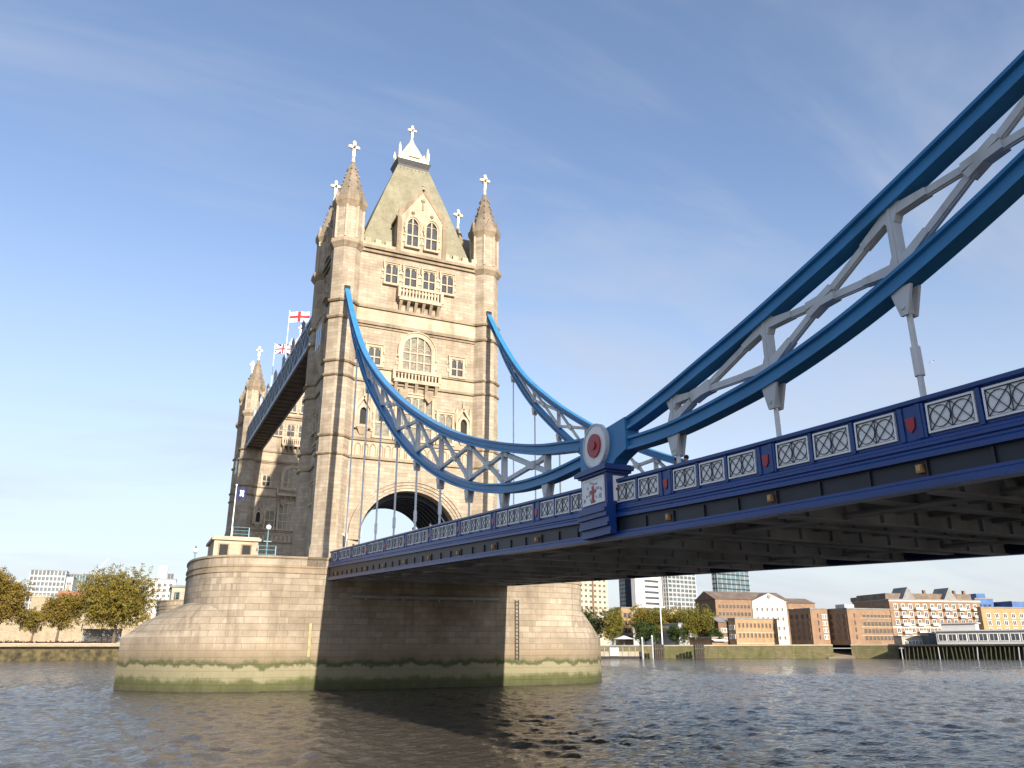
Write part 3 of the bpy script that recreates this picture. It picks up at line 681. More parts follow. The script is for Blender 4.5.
    # --- west and east oriel with sloping foot
    for X in (W_, E_):
        b = MB(); b.X = X
        b.box(-1.9, 1.9, -.9, .02, 38.5, 43.1); b.frustum([(-.6, -.05, 35.6), (.6, -.05, 35.6), (.6, .02, 35.6), (-.6, .02, 35.6)], [(-1.9, -.9, 38.5), (1.9, -.9, 38.5), (1.9, .02, 38.5), (-1.9, .02, 38.5)])
        b.frustum([(-2.0, -1.0, 43.1), (2.0, -1.0, 43.1), (2.0, .02, 43.1), (-2.0, .02, 43.1)], [(-1.6, -.1, 44.6), (1.6, -.1, 44.6), (1.6, .02, 44.6), (-1.6, .02, 44.6)])
        o_ = b.build('oriel', M['dressing'], r)
        b = MB(); b.X = X
        for x in (-1.15, 0, 1.15): b.box(x-.38, x+.38, -.93, -.85, 39.3, 42.2)
        b.build('oriel_glass', M['glass'], o_)
    # --- near-black blocks painting the shade of slots where the chains enter
    for sx in (-1, 1): b = MB(); b.box(sx*9.26-.36, sx*9.26+.36, -6.98, -6.6, 44.7, 45.25); b.build('chain_slot_shade', M['dark'], r)
    return r
tower = make_tower()
tower_n = copy_tree(tower); tower_n.location = (0, LN, ZG); tower_n['label'] = 'farther gothic stone bridge tower seen at left below the raised walkways'

# ------------------------------------------------------------------ road deck south span
TT = [(-10.9, 13.36), (-22, 12.83), (-33.4, 12.27), (-43, 11.81), (-52.4, 11.35), (-65, 10.72), (-72.4, 10.38), (-80, 10.12), (-84, 10.02), (-95, 9.80), (-114, 9.55)]
def T(y): return float(crom(TT, [y])[0])
YS = list(np.arange(-113.0, -10.8, 2.0))+[-10.75]
def ysweep(b, sec, x=0, ys=YS, zf=T): b.sweep(sec, [(x, y, zf(y), 0, 1) for y in ys])
def rect(x0, x1, z0, z1): return [(x0, z0), (x1, z0), (x1, z1), (x0, z1)]
def TL(y): return T(y)-.48*min(1, max(0, (y+80)/66))     # underside line: the girders deepen towards the tower
deck = thing('bridge_deck', 'long sloping blue road deck from the large tower over the water to the right edge', 'bridge deck', (0, -60, 0))
b = MB(); ysweep(b, rect(-9.55, 9.55, -1.55, -1.2)); b.build('road_slab', M['asphalt'], deck)
b = MB(); ysweep(b, rect(-9.4, 9.4, -1.62, -1.553), zf=TL); b.build('deck_plate', M['steel'], deck)
for s in (-1, 1):
    b = MB(); ysweep(b, rect(-.09, .09, -2.12, -1.16), s*9.86, zf=TL); b.build('fascia_girder', M['fascia'], deck)
    b = MB(); sec = [(-.20*1, -2.42), (.30, -2.42), (.30, -2.33), (.05, -2.33), (.05, -2.21), (.14, -2.12), (-.14, -2.12), (-.14, -2.2), (-.20, -2.24)]
    sec = [(a*(1 if s < 0 else -1), z) for a, z in sec]; ysweep(b, sec, s*9.92, zf=TL); b.build('lower_flange', M['deck_blue'], deck)
PY = [-68.75-5.5*k for k in range(8, -1, -1)]+[-63.1+5.43*k for k in range(0, 10)]       # hanger bays
gy = sorted(PY+[(a+c)/2 for a, c in zip(PY, PY[1:])]); gy = [y for y in gy if -112 < y < -12]
for y in gy:
    big = any(abs(y-p) < .1 for p in PY)
    b = MB(); z = TL(y); d = 2.40 if big else 2.2
    b.box(-9.5, 9.5, y-.05, y+.05, z-d, z-1.623); b.box(-9.5, 9.5, y-.22, y+.22, z-d-.06, z-d)
    for x in np.arange(-8.5, 9, 1.7): b.box(x-.04, x+.04, y-.2, y+.2, z-d, z-1.63)
    b.build('cross_girder', M['steel'], deck)
for x in np.arange(-7.65, 8, 1.7):
    b = MB(); ysweep(b, rect(-.05, .05, -1.98, -1.623), float(x), zf=TL); ysweep(b, rect(-.12, .12, -2.03, -1.983), float(x), zf=TL); b.build('stringer', M['steel'], deck)
st0 = None
for y in np.arange(-100, -12, 1.815):
    if st0 is None:
        b = MB(); b.box(-.045, .02, -.03, .03, -2.11, -1.68); st0 = b.build('stiffener', M['fascia'], deck, loc=(0, 0, 0)); o = st0
    else: o = st0.copy(); COL.objects.link(o)
    o.location = (-9.97, y+60, TL(y))
for x in (-6.8, 5.1):
    b = MB(); 
    for ya, yb in zip(YS, YS[1:]): b.tube((x, ya, TL(ya)-2.26), (x, yb, TL(yb)-2.26), .11, None, 8)
    b.build('service_pipe', M['metal_pale'], deck)
# ------------------------------------------------------------------ parapets
def panel_proto(wd, ht):
    b = MB(); b.use(M['panel_white'])
    b.box(-.02, .02, -wd/2, wd/2, 0, ht)          # backing sheet, thin in x; face looks to -x and +x
    for s in (-1, 1):
        x0, x1 = (-.07, -.021) if s < 0 else (.021, .07)
        t = .055
        b.box(x0, x1, -wd/2, wd/2, 0, t); b.box(x0, x1, -wd/2, wd/2, ht-t, ht); b.box(x0, x1, -wd/2, -wd/2+t, t+.001, ht-t-.001); b.box(x0, x1, wd/2-t, wd/2, t+.001, ht-t-.001)
    b.use(M['panel_line'])
    for s in (-1, 1):
        xa = s*.038
        i0, i1 = -wd/2+.06, wd/2-.06; zc = ht/2; hh = ht/2-.06
        def bar2(p, q, k=.015, xo=0): b.bar((xa+xo, p[0], p[1]), (xa+xo, q[0], q[1]), .026, k, (1, 0, 0)) if False else b.bar((xa+xo, p[0], p[1]), (xa+xo, q[0], q[1]), k, .022, (1, 0, 0))
        for half in (-1, 1):
            c = half*(i1/2); r_ = min(hh, i1/2)*.92
            for k in range(14):
                a0, a1 = 2*math.pi*k/14, 2*math.pi*(k+1)/14
                bar2((c+r_*math.cos(a0), zc+r_*math.sin(a0)), (c+r_*math.cos(a1), zc+r_*math.sin(a1)))
            bar2((c-i1/2, zc-hh), (c+i1/2, zc+hh), .015, s*.003); bar2((c-i1/2, zc+hh), (c+i1/2, zc-hh), .015, s*.006)
        bar2((0, zc-hh), (0, zc+hh), .015, s*.009)
        for z in (.062, ht-.062): bar2((i0, z), (i1, z), .02, s*.0)
        for y in (i0, i1): bar2((y, .07), (y, ht-.07), .02, s*.012)
    return b
PANEL_W, PANEL_H = 1.36, .80
def make_parapet(s, label):
    x = s*9.84
    r = thing('parapet', label, 'parapet', (x, -60, 0))
    def sw(sec): return [(a*(-s), z) for a, z in sec]       # a > 0 points to the road
    b = MB(); ysweep(b, sw([(-.17, -.03), (-.17, -.13), (-.08, -.17), (.18, -.17), (.26, -.13), (.26, -.03), (.2, 0), (-.11, 0)]), x); b.build('top_rail', M['deck_blue'], r)
    b = MB(); ysweep(b, sw([(-.06, -.172), (-.06, -1.12), (.14, -1.12), (.14, -.172)]), x); b.build('parapet_wall', M['deck_blue'], r)
    b = MB(); ysweep(b, sw([(-.10, -1.10), (-.16, -1.16), (-.16, -1.22), (-.22, -1.26), (-.22, -1.34), (-.17, -1.38), (-.17, -1.44), (-.30, -1.52), (-.30, -1.66), (-.05, -1.66), (-.05, -1.10)]), x); b.build('base_moulding', M['deck_blue'], r)
    proto = None; pil = None; shd = None
    def place(o, y, z):
        o.parent = r; o.location = (0, y+60, z)
    for k, y in enumerate(PY):
        if not -112 < y < -12: continue
        sl = (T(y+.5)-T(y-.5))
        # wide post with a red shield at each hanger
        if abs(y+63.1) > 2:
            if pil is None:
                b = MB(); b.box(-.11, .11, -.34, .34, -1.10, -.175)
                for q in (-.28, .28): b.box(-.15, .15, q-.07, q+.07, -1.10, -.176)
                pil = b.build('post', M['deck_blue'], r, loc=(0, 0, 0)); place(pil, y, T(y))
                b = MB(); b.extr_y([(0, -.90), (.12, -.78), (.14, -.5), (-.14, -.5), (-.12, -.78)], -.15, .15)
                b.v = [(yy, xx, z) for xx, yy, z in b.v]; shd = b.build('red_shield', M['red_paint'], pil, loc=(0, 0, 0))
            else:
                c = inst(pil, r, (0, y+60, T(y)))
        # three panels per bay with slim posts between
        for j in range(3):
            gap = ([q for q in PY if q > y+1]+[y+5.43])[0]-y; yc = y+.36+.02+(gap-.76)/3*(j+.5)
            if yc > -11.6 or abs(yc+63.7) < 1.9 and False: continue
            slope = T(yc+.5)-T(yc-.5)
            if proto is None:
                pb = panel_proto(PANEL_W, PANEL_H); proto = pb.build('lattice_panel', None, r, loc=(0, 0, 0))
                b = MB(); b.box(-.13, .13, -.055, .055, -1.10, -.175); slim = b.build('slim_post', M['deck_blue'], r, loc=(0, 0, 0)); o = proto; q = slim
            else: o = inst(proto, r, (0, 0, 0)); q = inst(slim, r, (0, 0, 0))
            o.location = (s*.06, yc+60, T(yc)-1.02); o.rotation_euler = (math.atan(slope), 0, 0)
            q.location = (0, yc+60+.78, T(yc+.78))
    return r
par_w = make_parapet(-1, 'blue parapet with white lattice panels along the nearer side of the road deck')
par_e = make_parapet(1, 'blue parapet along the far side of the road deck, mostly hidden behind the nearer parapet')
# fittings on the fascia
fit0 = None
for y in PY:
    if not -100 < y < -13: continue
    y2 = y-.1
    if fit0 is None:
        r = thing('fascia_fitting', 'small amber box fitting on the dark fascia of the road deck', 'light fitting', (-10.0, y2, TL(y2)-2.05), 0, 'amber fittings along the deck fascia')
        b = MB(); b.box(-.08, .06, -.09, .09, .05, .27); b.build('housing', M['lamp_box'], r, loc=(0, 0, 0)); b = MB(); b.box(-.10, -.082, -.06, .06, .09, .23); b.build('lens', M['lamp_lens'], r, loc=(0, 0, 0)); fit0 = r
    else:
        c = copy_tree(fit0); c.location = (-10.0, y2, TL(y2)-2.05)

# ------------------------------------------------------------------ suspension chains
UP = [(-114, 29.2), (-100, 23.6), (-92, 20.75), (-88, 19.4), (-84.4, 18.15), (-83.07, 17.72), (-81.3, 17.17), (-79.65, 16.67), (-77.3, 15.97), (-76.2, 15.68), (-74.3, 15.2), (-72.1, 14.69), (-70.8, 14.42), (-69.8, 14.2), (-68.7, 13.96), (-67.6, 13.75), (-66.4, 13.54), (-65.0, 13.36)]
UN = [(-61.6, 13.38), (-60.4, 13.58), (-57.6, 14.05), (-53.75, 14.98), (-49.42, 16.23), (-44.23, 18.01), (-37.81, 20.77), (-29.6, 25.01), (-22.59, 29.39), (-16.04, 34.41), (-11.67, 38.97), (-8.5, 42.74), (-6.75, 45.0)]
LS = [(-114, 28.4), (-100, 22.0), (-92, 18.7), (-88, 17.15), (-83.9, 15.6), (-82.5, 15.07), (-80.8, 14.47), (-79.55, 14.07), (-77.6, 13.53), (-74.9, 12.97), (-73.9, 12.81), (-71.8, 12.6), (-70.5, 12.5), (-69.6, 12.45), (-68.5, 12.42), (-66.9, 12.46), (-65.0, 12.58)]
DEPS = {True: .56, False: .58}
LN_ = [(-61.6, 12.0), (-58.44, 11.9), (-54.92, 12.03), (-50.81, 12.6), (-45.91, 13.77), (-39.89, 15.93), (-32.17, 19.78), (-25.52, 24.2), (-16.91, 31.3), (-12.33, 36.45), (-9.37, 40.7), (-6.75, 44.2)]
_y = np.array([a for a, _ in LN_]); _g = np.gradient(np.array([b for _, b in LN_]), _y); LN_ = [(a, b_+.56*math.sqrt(1+g*g)) for (a, b_), g in zip(LN_, _g)]
def chord_path(tab, n=110):
    ys = np.linspace(min(a for a, _ in tab), max(a for a, _ in tab), n); zs = crom(tab, ys)
    out = []
    for i in range(n):
        j0, j1 = max(i-1, 0), min(i+1, n-1); d = Vector((ys[j1]-ys[j0], zs[j1]-zs[j0])).normalized(); out.append((0, float(ys[i]), float(zs[i]), -d.y, d.x))
    return out
def chord_sec(d, k=1.0):
    f, w_ = .30*k, .17*k; return [(-f, 0), (f, 0), (f, -.11), (w_, -.14), (w_, -d+.17), (f, -d+.14), (f, -d), (-f, -d), (-f, -d+.14), (-w_, -d+.17), (-w_, -.14), (-f, -.11)]
def chain(x, north, name, label):
    U, Lo = (UN, LN_) if north else (UP, LS); DEP = DEPS[north]; bw, gg, vw = (.20, .5, .12) if north else (.20, .58, .13)
    ymid = -36 if north else -88
    r = thing(name, label, 'suspension chain', (x, ymid, 0))
    for nm, tab in (('upper_chord', U), ('lower_chord', Lo)):
        b = MB(); b.sweep([(x+a, n_) for a, n_ in chord_sec(DEP)], chord_path(tab)); b.build(nm, M['chain_blue'], r)
    ub = lambda y: float(crom(U, [y])[0]); lt = lambda y: float(crom(Lo, [y])[0])
    def thick(tab, y):
        s = (crom(tab, [y+.2])[0]-crom(tab, [y-.2])[0])/.4; return DEP*math.sqrt(1+s*s)
    ys = [y for y in PY if (-62 < y < -9 if north else -113 < y < -66)]
    nodes = sorted(ys)
    def gus(b, y, z, up):     # splayed plate at a node
        k = -1 if up else 1
        b.frustum([(x-.165, y-.4, z), (x+.165, y-.4, z), (x+.165, y+.4, z), (x-.165, y+.4, z)], [(x-.165, y-.15, z+k*.55), (x+.165, y-.15, z+k*.55), (x+.165, y+.15, z+k*.55), (x-.165, y+.15, z+k*.55)])
    for y in nodes:
        z1, z0 = ub(y)-thick(U, y)+.05, lt(y)-.05
        if z1-z0 < .3: continue
        b = MB(); b.box(x-.16, x+.16, y-vw, y+vw, z0, z1); b.box(x-.19, x+.19, y-.05, y+.05, z0, z1)
        if not north: gus(b, y, z1+.05, True); gus(b, y, z0-.05, False)
        b.build('vertical_post', M['white_paint'], r)
    ext = nodes
    for ya, yb in zip(ext, ext[1:]):
        za1, zb1 = ub(ya)-thick(U, ya), ub(yb)-thick(U, yb); za0, zb0 = lt(ya), lt(yb)
        if min(za1-za0, zb1-zb0) < .25: continue
        k = .10
        b = MB()
        p1, q1 = Vector((x, ya, za0+k)), Vector((x, yb, zb1-k)); p2, q2 = Vector((x, ya, za1-k)), Vector((x, yb, zb0+k))
        for (p, q, o_) in ((p1, q1, .0), (p2, q2, .012)):
            b.bar(p, q, .26+o_, .22, (1, 0, 0)) if False else b.bar(p, q, .22, bw+o_, (1, 0, 0)); b.bar(p, q, .30, .08+o_, (1, 0, 0))
        # centre gusset where they cross
        d1, d2 = q1-p1, q2-p2
        A = np.array([[d1.y, -d2.y], [d1.z, -d2.z]]); tt = np.linalg.solve(A, [p2.y-p1.y, p2.z-p1.z]); c = p1+d1*tt[0]
        e1, e2 = d1.normalized(), d2.normalized(); g = gg
        n1, n2 = Vector((0, -e1.z, e1.y))*.19, Vector((0, -e2.z, e2.y))*.19
        pl = [c+e1*g-n1, c+e1*g+n1, c+e1*.3+e2*.3, c+e2*g-n2, c+e2*g+n2] if False else None
        arms = sorted([(math.atan2(e.z, e.y), e) for e in (e1, e2, -e1, -e2)], key=lambda q: q[0]); pl = []
        for i_, (_, e) in enumerate(arms):
            nn_ = Vector((0, -e.z, e.y))*(bw*.62); f_ = arms[(i_+1) % 4][1]; pl += [c+e*g-nn_, c+e*g+nn_, c+(e+f_).normalized()*(bw*.95)]
        b.frustum([(x-.19, p.y, p.z) for p in pl], [(x+.19, p.y, p.z) for p in pl])
        # flared ends
        for (p, d) in ((p1, e1), (q1, -e1), (p2, e2), (q2, -e2)): 
            n_ = Vector((0, -d.z, d.y)); e0, e1_ = (bw*.9, 1.25) if not north else (bw*.75, .7); q_ = p+d*e1_; p_ = p-d*.15
            b.frustum([(x-.155, *(p_-n_*e0).yz), (x+.155, *(p_-n_*e0).yz), (x+.155, *(p_+n_*e0).yz), (x-.155, *(p_+n_*e0).yz)], [(x-.155, *(q_-n_*bw*.56).yz), (x+.155, *(q_-n_*bw*.56).yz), (x+.155, *(q_+n_*bw*.56).yz), (x-.155, *(q_+n_*bw*.56).yz)])
        b.build('cross_brace', M['white_paint'], r)
    # hangers down to the deck
    for y in nodes:
        z0 = lt(y)-thick(Lo, y)+.03; zd = T(y)-.1
        if z0 < zd+.15: continue
        L_ = min(.85, (z0-zd)*.75)
        b = MB(); [b.frustum([(x+o_-.05, y-.12, z0-L_), (x+o_+.05, y-.12, z0-L_), (x+o_+.05, y+.12, z0-L_), (x+o_-.05, y+.12, z0-L_)], [(x+o_-.05, y-.36, z0), (x+o_+.05, y-.36, z0), (x+o_+.05, y+.36, z0), (x+o_-.05, y+.36, z0)]) for o_ in (-.17, .17)]; b.box(x-.12, x+.12, y-.1, y+.1, z0-L_+.05, z0-.02); b.tube((x-.26, y, z0-L_*.72), (x+.26, y, z0-L_*.72), .07)
        br = b.build('hanger_bracket', M['white_paint'], r)
        if z0-L_ > zd+.1:
            b = MB(); b.tube((x, y, zd), (x, y, z0-L_+.05), .085); 
            if z0-zd > 2.2: b.tube((x, y, zd+.9), (x, y, zd+1.75), .135); b.tube((x, y, zd), (x, y, zd+.25), .15)
            b.build('hanger_rod', M['sunlit_rod_paint'], r)
    return r
ch = {}
ch['wl'] = chain(-9.26, True, 'suspension_chain', 'long drooping turquoise truss chain from the large tower turret down to the white roundel')
ch['ws'] = chain(-9.26, False, 'suspension_chain', 'large blue truss chain rising from the white roundel to the upper right corner')
for k, src, lab in (('el', 'wl', 'drooping turquoise truss chain hanging from the right turret of the large tower, behind the roundel'), ('es', 'ws', 'short blue truss chain beyond the road deck, glimpsed below the big blue chain')):
    c = copy_tree(ch[src]); c.location.x += 18.52; c['label'] = lab; ch[k] = c
c = copy_tree(ch['el']); c.rotation_euler.z = math.pi; c.location = (-9.26, LN+36, 0); c['label'] = 'blue chain of the farther span, a thin sliver beside the far tower left edge'
def joint(x, label):
    y0 = -63.3
    r = thing('chain_joint', label, 'chain joint', (x, y0, 11.2))
    b = MB(); s = []
    b.extr_y([], 0, 0) if False else None
    pr = [(-2.3, 12.0), (-1.5, 11.75), (-.8, 11.3), (.8, 11.15), (1.6, 11.25), (1.6, 13.34), (.9, 13.3), (0, 13.28), (-.9, 13.3), (-1.6, 13.36), (-2.3, 13.42)]
    b.frustum([(x-.36, y0+a, z) for a, z in pr], [(x+.36, y0+a, z) for a, z in pr]); b.build('pin_block', M['chain_blue'], r)
    for sd in (-1, 1):
        def disc(nm, r0, d0, d1, m, par, ri=0):
            b = MB(); n = 32; c = [(math.cos(2*math.pi*i/n), math.sin(2*math.pi*i/n)) for i in range(n)]
            if ri: 
                for i in range(n):
                    c0, c1 = c[i], c[(i+1) % n]
                    q = [(r0*c0[0], r0*c0[1]), (r0*c1[0], r0*c1[1]), (ri*c1[0], ri*c1[1]), (ri*c0[0], ri*c0[1])]
                    b.frustum([(x+sd*d0, y0+a, 12.62+z) for a, z in q], [(x+sd*d1, y0+a, 12.62+z) for a, z in q])
            else: b.frustum([(x+sd*d0, y0+r0*a, 12.62+r0*z) for a, z in c], [(x+sd*d1, y0+r0*a, 12.62+r0*z) for a, z in c])
            return b.build(nm, m, par)
        ro = disc('roundel', 1.0, .36, .52, M['panel_white'], r)
        disc('roundel_rim', 1.03, .36, .56, M['white_paint'], ro, .95)
        disc('red_disc', .55, .521, .60, M['red_paint'], ro); disc('red_boss', .2, .601, .66, M['red_paint'], ro)
    return r
joint(-9.26, 'white roundel with red centre on a blue block above the crested pedestal')
joint(9.26, 'blue pin block of the far side chain, hidden behind the nearer roundel')
def pedestal(s, label):
    x = s*9.85; y0 = -64.2; z = T(y0)
    r = thing('pedestal', label, 'pedestal', (x, y0, z-2.5))
    q = lambda o, i: (min(s*o, s*i), max(s*o, s*i))
    def bx(b, o, i, ya, yb, za, zb): x0, x1 = q(o, i); b.box(x0, x1, y0+ya, y0+yb, za, zb)
    b = MB(); bx(b, 10.45, 9.35, -1.08, 1.08, z-1.12, z+.22); b.build('body', M['deck_blue'], r)
    b = MB(); bx(b, 10.55, 9.25, -1.18, 1.18, z+.22, z+.32); bx(b, 10.68, 9.2, -1.32, 1.32, z+.32, z+.5); bx(b, 10.58, 9.25, -1.2, 1.2, z+.5, z+.58); b.build('cap', M['deck_blue'], r)
    b = MB()
    for o, za, zb in ((10.58, -1.3, -1.12), (10.70, -1.45, -1.3), (10.62, -1.65, -1.45), (10.5, -1.9, -1.65), (10.58, -2.05, -1.9), (10.42, -2.25, -2.05), (10.46, -2.4, -2.25)): bx(b, o, 10.13, -1.2, 1.2, z+za, z+zb)
    b.build('base', M['deck_blue'], r)
    b = MB(); b.use(M['panel_white']); bx(b, 10.49, 10.45, -.86, .86, z-.98, z+.08); 
    for (ya, yb, za, zb) in ((-.9, .9, -1.02, -.96), (-.9, .9, .06, .12), (-.9, -.84, -.96, .06), (.84, .9, -.96, .06)): bx(b, 10.52, 10.45, ya, yb, z+za, z+zb)
    b.use(M['metal_pale'])
    for i in range(26):
        yy, zz = random.uniform(-.75, .75), random.uniform(-.85, 0); bx(b, 10.51, 10.49, yy-.05, yy+.05, z+zz-.05, z+zz+.05)
    pn = b.build('crest_panel', None, r)
    b = MB(); bx(b, 10.525, 10.49, -.07, .07, z-.9, z-.22); bx(b, 10.527, 10.49, -.24, .24, z-.52, z-.40); bx(b, 10.529, 10.49, -.16, .16, z-.96, z-.86); b.build('red_sword', M['red_paint'], pn)
    b = MB(); x0, x1 = q(10.15, 9.6); b.box(x0, x1, y0-1.12, y0-1.08, z-1.0, z+.08); pn = b.build('side_panel', M['panel_white'], r)
    b = MB(); xc = s*9.88; b.box(xc-.05, xc+.05, y0-1.145, y0-1.12, z-.9, z-.3); b.box(xc-.15, xc+.15, y0-1.147, y0-1.12, z-.55, z-.45); b.build('red_sword', M['red_paint'], pn)
pedestal(-1, 'blue pedestal with white crest panel and red cross below the roundel')
pedestal(1, 'blue pedestal below the far side chain, hidden behind the nearer one')

ab = thing('gatehouse', 'stone gatehouse tower on the near shore end of the road deck', 'gatehouse', (0, -103, -3))
b = MB(); hw, zs, rise = 5.2, 14.2, 4.4
b.box(-11.2, -hw, -109, -97, -3, 25.5); b.box(hw, 11.2, -109, -97, -3, 25.5)
for i in range(20):
    t0, t1 = math.pi*(1-i/20), math.pi*(1-(i+1)/20); x0, x1 = hw*math.cos(t0), hw*math.cos(t1); z0, z1 = zs+rise*math.sin(t0), zs+rise*math.sin(t1)
    b.frustum([(x0, -109, z0), (x1, -109, z1), (x1, -97, z1), (x0, -97, z0)], [(x0, -109, 25.5), (x1, -109, 25.5), (x1, -97, 25.5), (x0, -97, 25.5)])
b.build('wall', M['granite'], ab, fix=False)
b = MB(); b.frustum([(-10.6, -108.4, 25.6), (10.6, -108.4, 25.6), (10.6, -97.6, 25.6), (-10.6, -97.6, 25.6)], [(-6, -104.4, 32), (6, -104.4, 32), (6, -101.6, 32), (-6, -101.6, 32)]); b.build('roof', M['slate'], ab)
for sx in (-1, 1):
    for yy in (-108.6, -97.4):
        b = MB(); b.oct(sx*11, yy, 1.3, -3, 1.3, 25.6); b.oct(sx*11, yy, 1.3, 25.6, 1.55, 26.2); tt_ = b.build('turret', M['granite'], ab)
        b = MB(); b.oct(sx*11, yy, 1.4, 26.2, .1, 28.6); b.build('spire', M['spire'], tt_)
b = MB()
for i in range(13): b.box(-9.3+i*1.5, -8.5+i*1.5, -97.3, -96.9, 25.5, 26.5)
b.build('battlement', M['dressing'], ab)

# ------------------------------------------------------------------ bascule span, north span
bs = thing('bascule_span', 'lowered central road span joining the two stone towers behind the nearer pier', 'bridge span', (0, LN/2, 0))
b = MB(); b.box(-9.2, 9.2, 10.9, LN-10.9, 11.3, 12.0); b.build('road_slab', M['asphalt'], bs)
for s in (-1, 1): b = MB(); b.box(min(s*9.2, s*9.5), max(s*9.2, s*9.5), 10.9, LN-10.9, 9.9, 13.0); b.build('parapet', M['deck_blue'], bs)

# ------------------------------------------------------------------ high-level walkways
def walkway(x0, x1, label):
    r = thing('walkway', label, 'walkway', ((x0+x1)/2, LN/2, 43.6)); ya, yb = 6.0, LN-6.0
    b = MB(); b.box(x0+.15, x1-.15, ya, yb, 43.75, 43.95); 
    for y in np.arange(ya+1, yb, 2.4): b.box(x0+.1, x1-.1, y-.09, y+.09, 43.6, 43.749)
    b.build('floor', M['soffit'], r)
    b = MB(); 
    for x in (x0, x1): b.box(x-.15, x+.15, ya, yb, 43.5, 44.1)
    b.build('bottom_chord', M['walk_grey'], r)
    b = MB()
    for x in (x0, x1): b.box(x-.15, x+.15, ya, yb, 47.5, 48.0)
    b.build('top_chord', M['walk_grey'], r)
    b = MB(); 
    for x in (x0, x1): b.box(x-.03, x+.03, ya, yb, 44.1, 47.5)
    b.build('side_glazing', M['walk_dark'], r)
    ph = (yb-ya)/17
    for x in (x0, x1):
        b = MB(); s = -1 if x == x0 else 1
        for i in range(17):
            y = ya+i*ph; b.box(x+s*.04-.1, x+s*.04+.1, y-.1, y+.1, 44.1, 47.5)
            b.bar((x+s*.09, y, 44.1), (x+s*.09, y+ph, 47.5), .16, .1, (1, 0, 0)); b.bar((x+s*.12, y, 47.5), (x+s*.12, y+ph, 44.1), .16, .1, (1, 0, 0))
        b.build('lattice_side', M['walk_grey'], r)
    b = MB(); b.extr_y([(x0-.1, 48.0), (x1+.1, 48.0), ((x0+x1)/2, 48.9)], ya, yb); b.build('roof', M['roof_grey'], r)
    b = MB()
    for y in np.arange(ya+4, yb, 8.2):
        b.box(x0-.12, x0+.3, y-.3, y+.3, 48.0, 49.6); b.oct(x0+.1, y, .35, 49.6, .05, 50.4, 6)
    b.build('roof_pinnacle', M['walk_grey'], r)
walkway(-10.0, -6.7, 'high walkway between the two towers, its long brown underside seen from below')

# ------------------------------------------------------------------ flags
def flag_st_george(u, v): return 'flag_red' if abs(v-.5) < .11 or abs(u-.5) < .07 else 'flag_white'
def flag_union(u, v):
    x, y = (u-.5)*2, (v-.5)*2
    if abs(y) < .2 or abs(x) < .12: return 'flag_red'
    if abs(y) < .34 or abs(x) < .2: return 'flag_white'
    d = abs(abs(x)-abs(y))
    return 'flag_red' if d < .08 else ('flag_white' if d < .24 else 'flag_blue')
def flag_navy(u, v): return 'flag_white' if (abs(u-.55) < .17 and abs(v-.5) < .25 and abs(abs(u-.55)/.17-abs(v-.5)/.25) < .62) else 'flag_blue'
def flagpole(x, y, z0, z1, fw, fh, fn, label, ang):
    r = thing('flagpole', label, 'flagpole', (x, y, z0))
    b = MB(); b.tube((x, y, z0), (x, y, z1), .09, .05, 8); b.ball((x, y, z1+.06), .13, 8, 5); b.build('pole', M['globe'], r)
    b = MB(); nx, nz = 40, 24; vs = []; c, s_ = math.cos(ang), math.sin(ang)
    for j in range(nz+1):
        for i in range(nx+1):
            u = i/nx; w_ = .16*u*math.sin(u*9+j*.05)*fw*.3; vs.append((x+c*u*fw-s_*w_, y+s_*u*fw+c*w_, z1-.15-fh+fh*j/nz-.10*fh*u*u))
    n = len(b.v); b.v.extend(vs)
    for j in range(nz):
        for i in range(nx):
            b.use(M[fn((i+.5)/nx, (j+.5)/nz)]); b.f.append((j*(nx+1)+i, j*(nx+1)+i+1, (j+1)*(nx+1)+i+1, (j+1)*(nx+1)+i)); b.m.append(b.cur)
    b.build('flag', None, r, fix=False)
flagpole(-8.3, 44.3, 48.7, 62.4, 4.0, 2.0, flag_st_george, 'white flagpole above the walkway flying the larger white flag with red cross', R_(-35))
flagpole(-8.3, 59.5, 48.7, 61.4, 3.6, 1.9, flag_union, 'white flagpole above the walkway flying a red white and blue union flag', R_(-35))
flagpole(-18.6, 1.0, 11.9, 21.6, 1.3, 1.4, flag_navy, 'flagpole by the stone cabin flying a navy flag with a white emblem', R_(-30))

# ------------------------------------------------------------------ things on the pier tops
def cabin(x0, x1, y0, y1, z0, z1, label, roofm, offset=0):
    r = thing('stone_cabin', label, 'cabin', ((x0+x1)/2, (y0+y1)/2+offset, z0))
    Y0, Y1 = y0+offset, y1+offset
    b = MB(); b.box(x0, x1, Y0, Y1, z0, z1); b.build('wall', M['dressing'], r)
    b = MB(); b.box(x0-.25, x1+.25, Y0-.25, Y1+.25, z1, z1+.28); b.box(x0-.1, x1+.1, Y0-.1, Y1+.1, z1+.28, z1+.42); b.build('roof', roofm, r)
    for xc in (x0+1.0, x1-1.2):
        b = MB(); b.box(xc-.55, xc+.55, Y0-.12, Y0+.02, z0+.9, z0+2.6); fr = b.build('window', M['moulding'], r)
        b = MB(); b.box(xc-.42, xc+.42, Y0-.15, Y0-.122, z0+1.02, z0+2.48); b.build('glass', M['dark'], fr)
cabin(-20.7, -16.2, -3.6, 3.2, 11.9, 14.85, 'low flat roofed stone cabin with two windows on the nearer pier', M['coping'])
cabin(-20.6, -15.6, -3.6, 3.2, 11.9, 15.3, 'grey roofed cabin on the far pier at left', M['roof_grey'], LN)
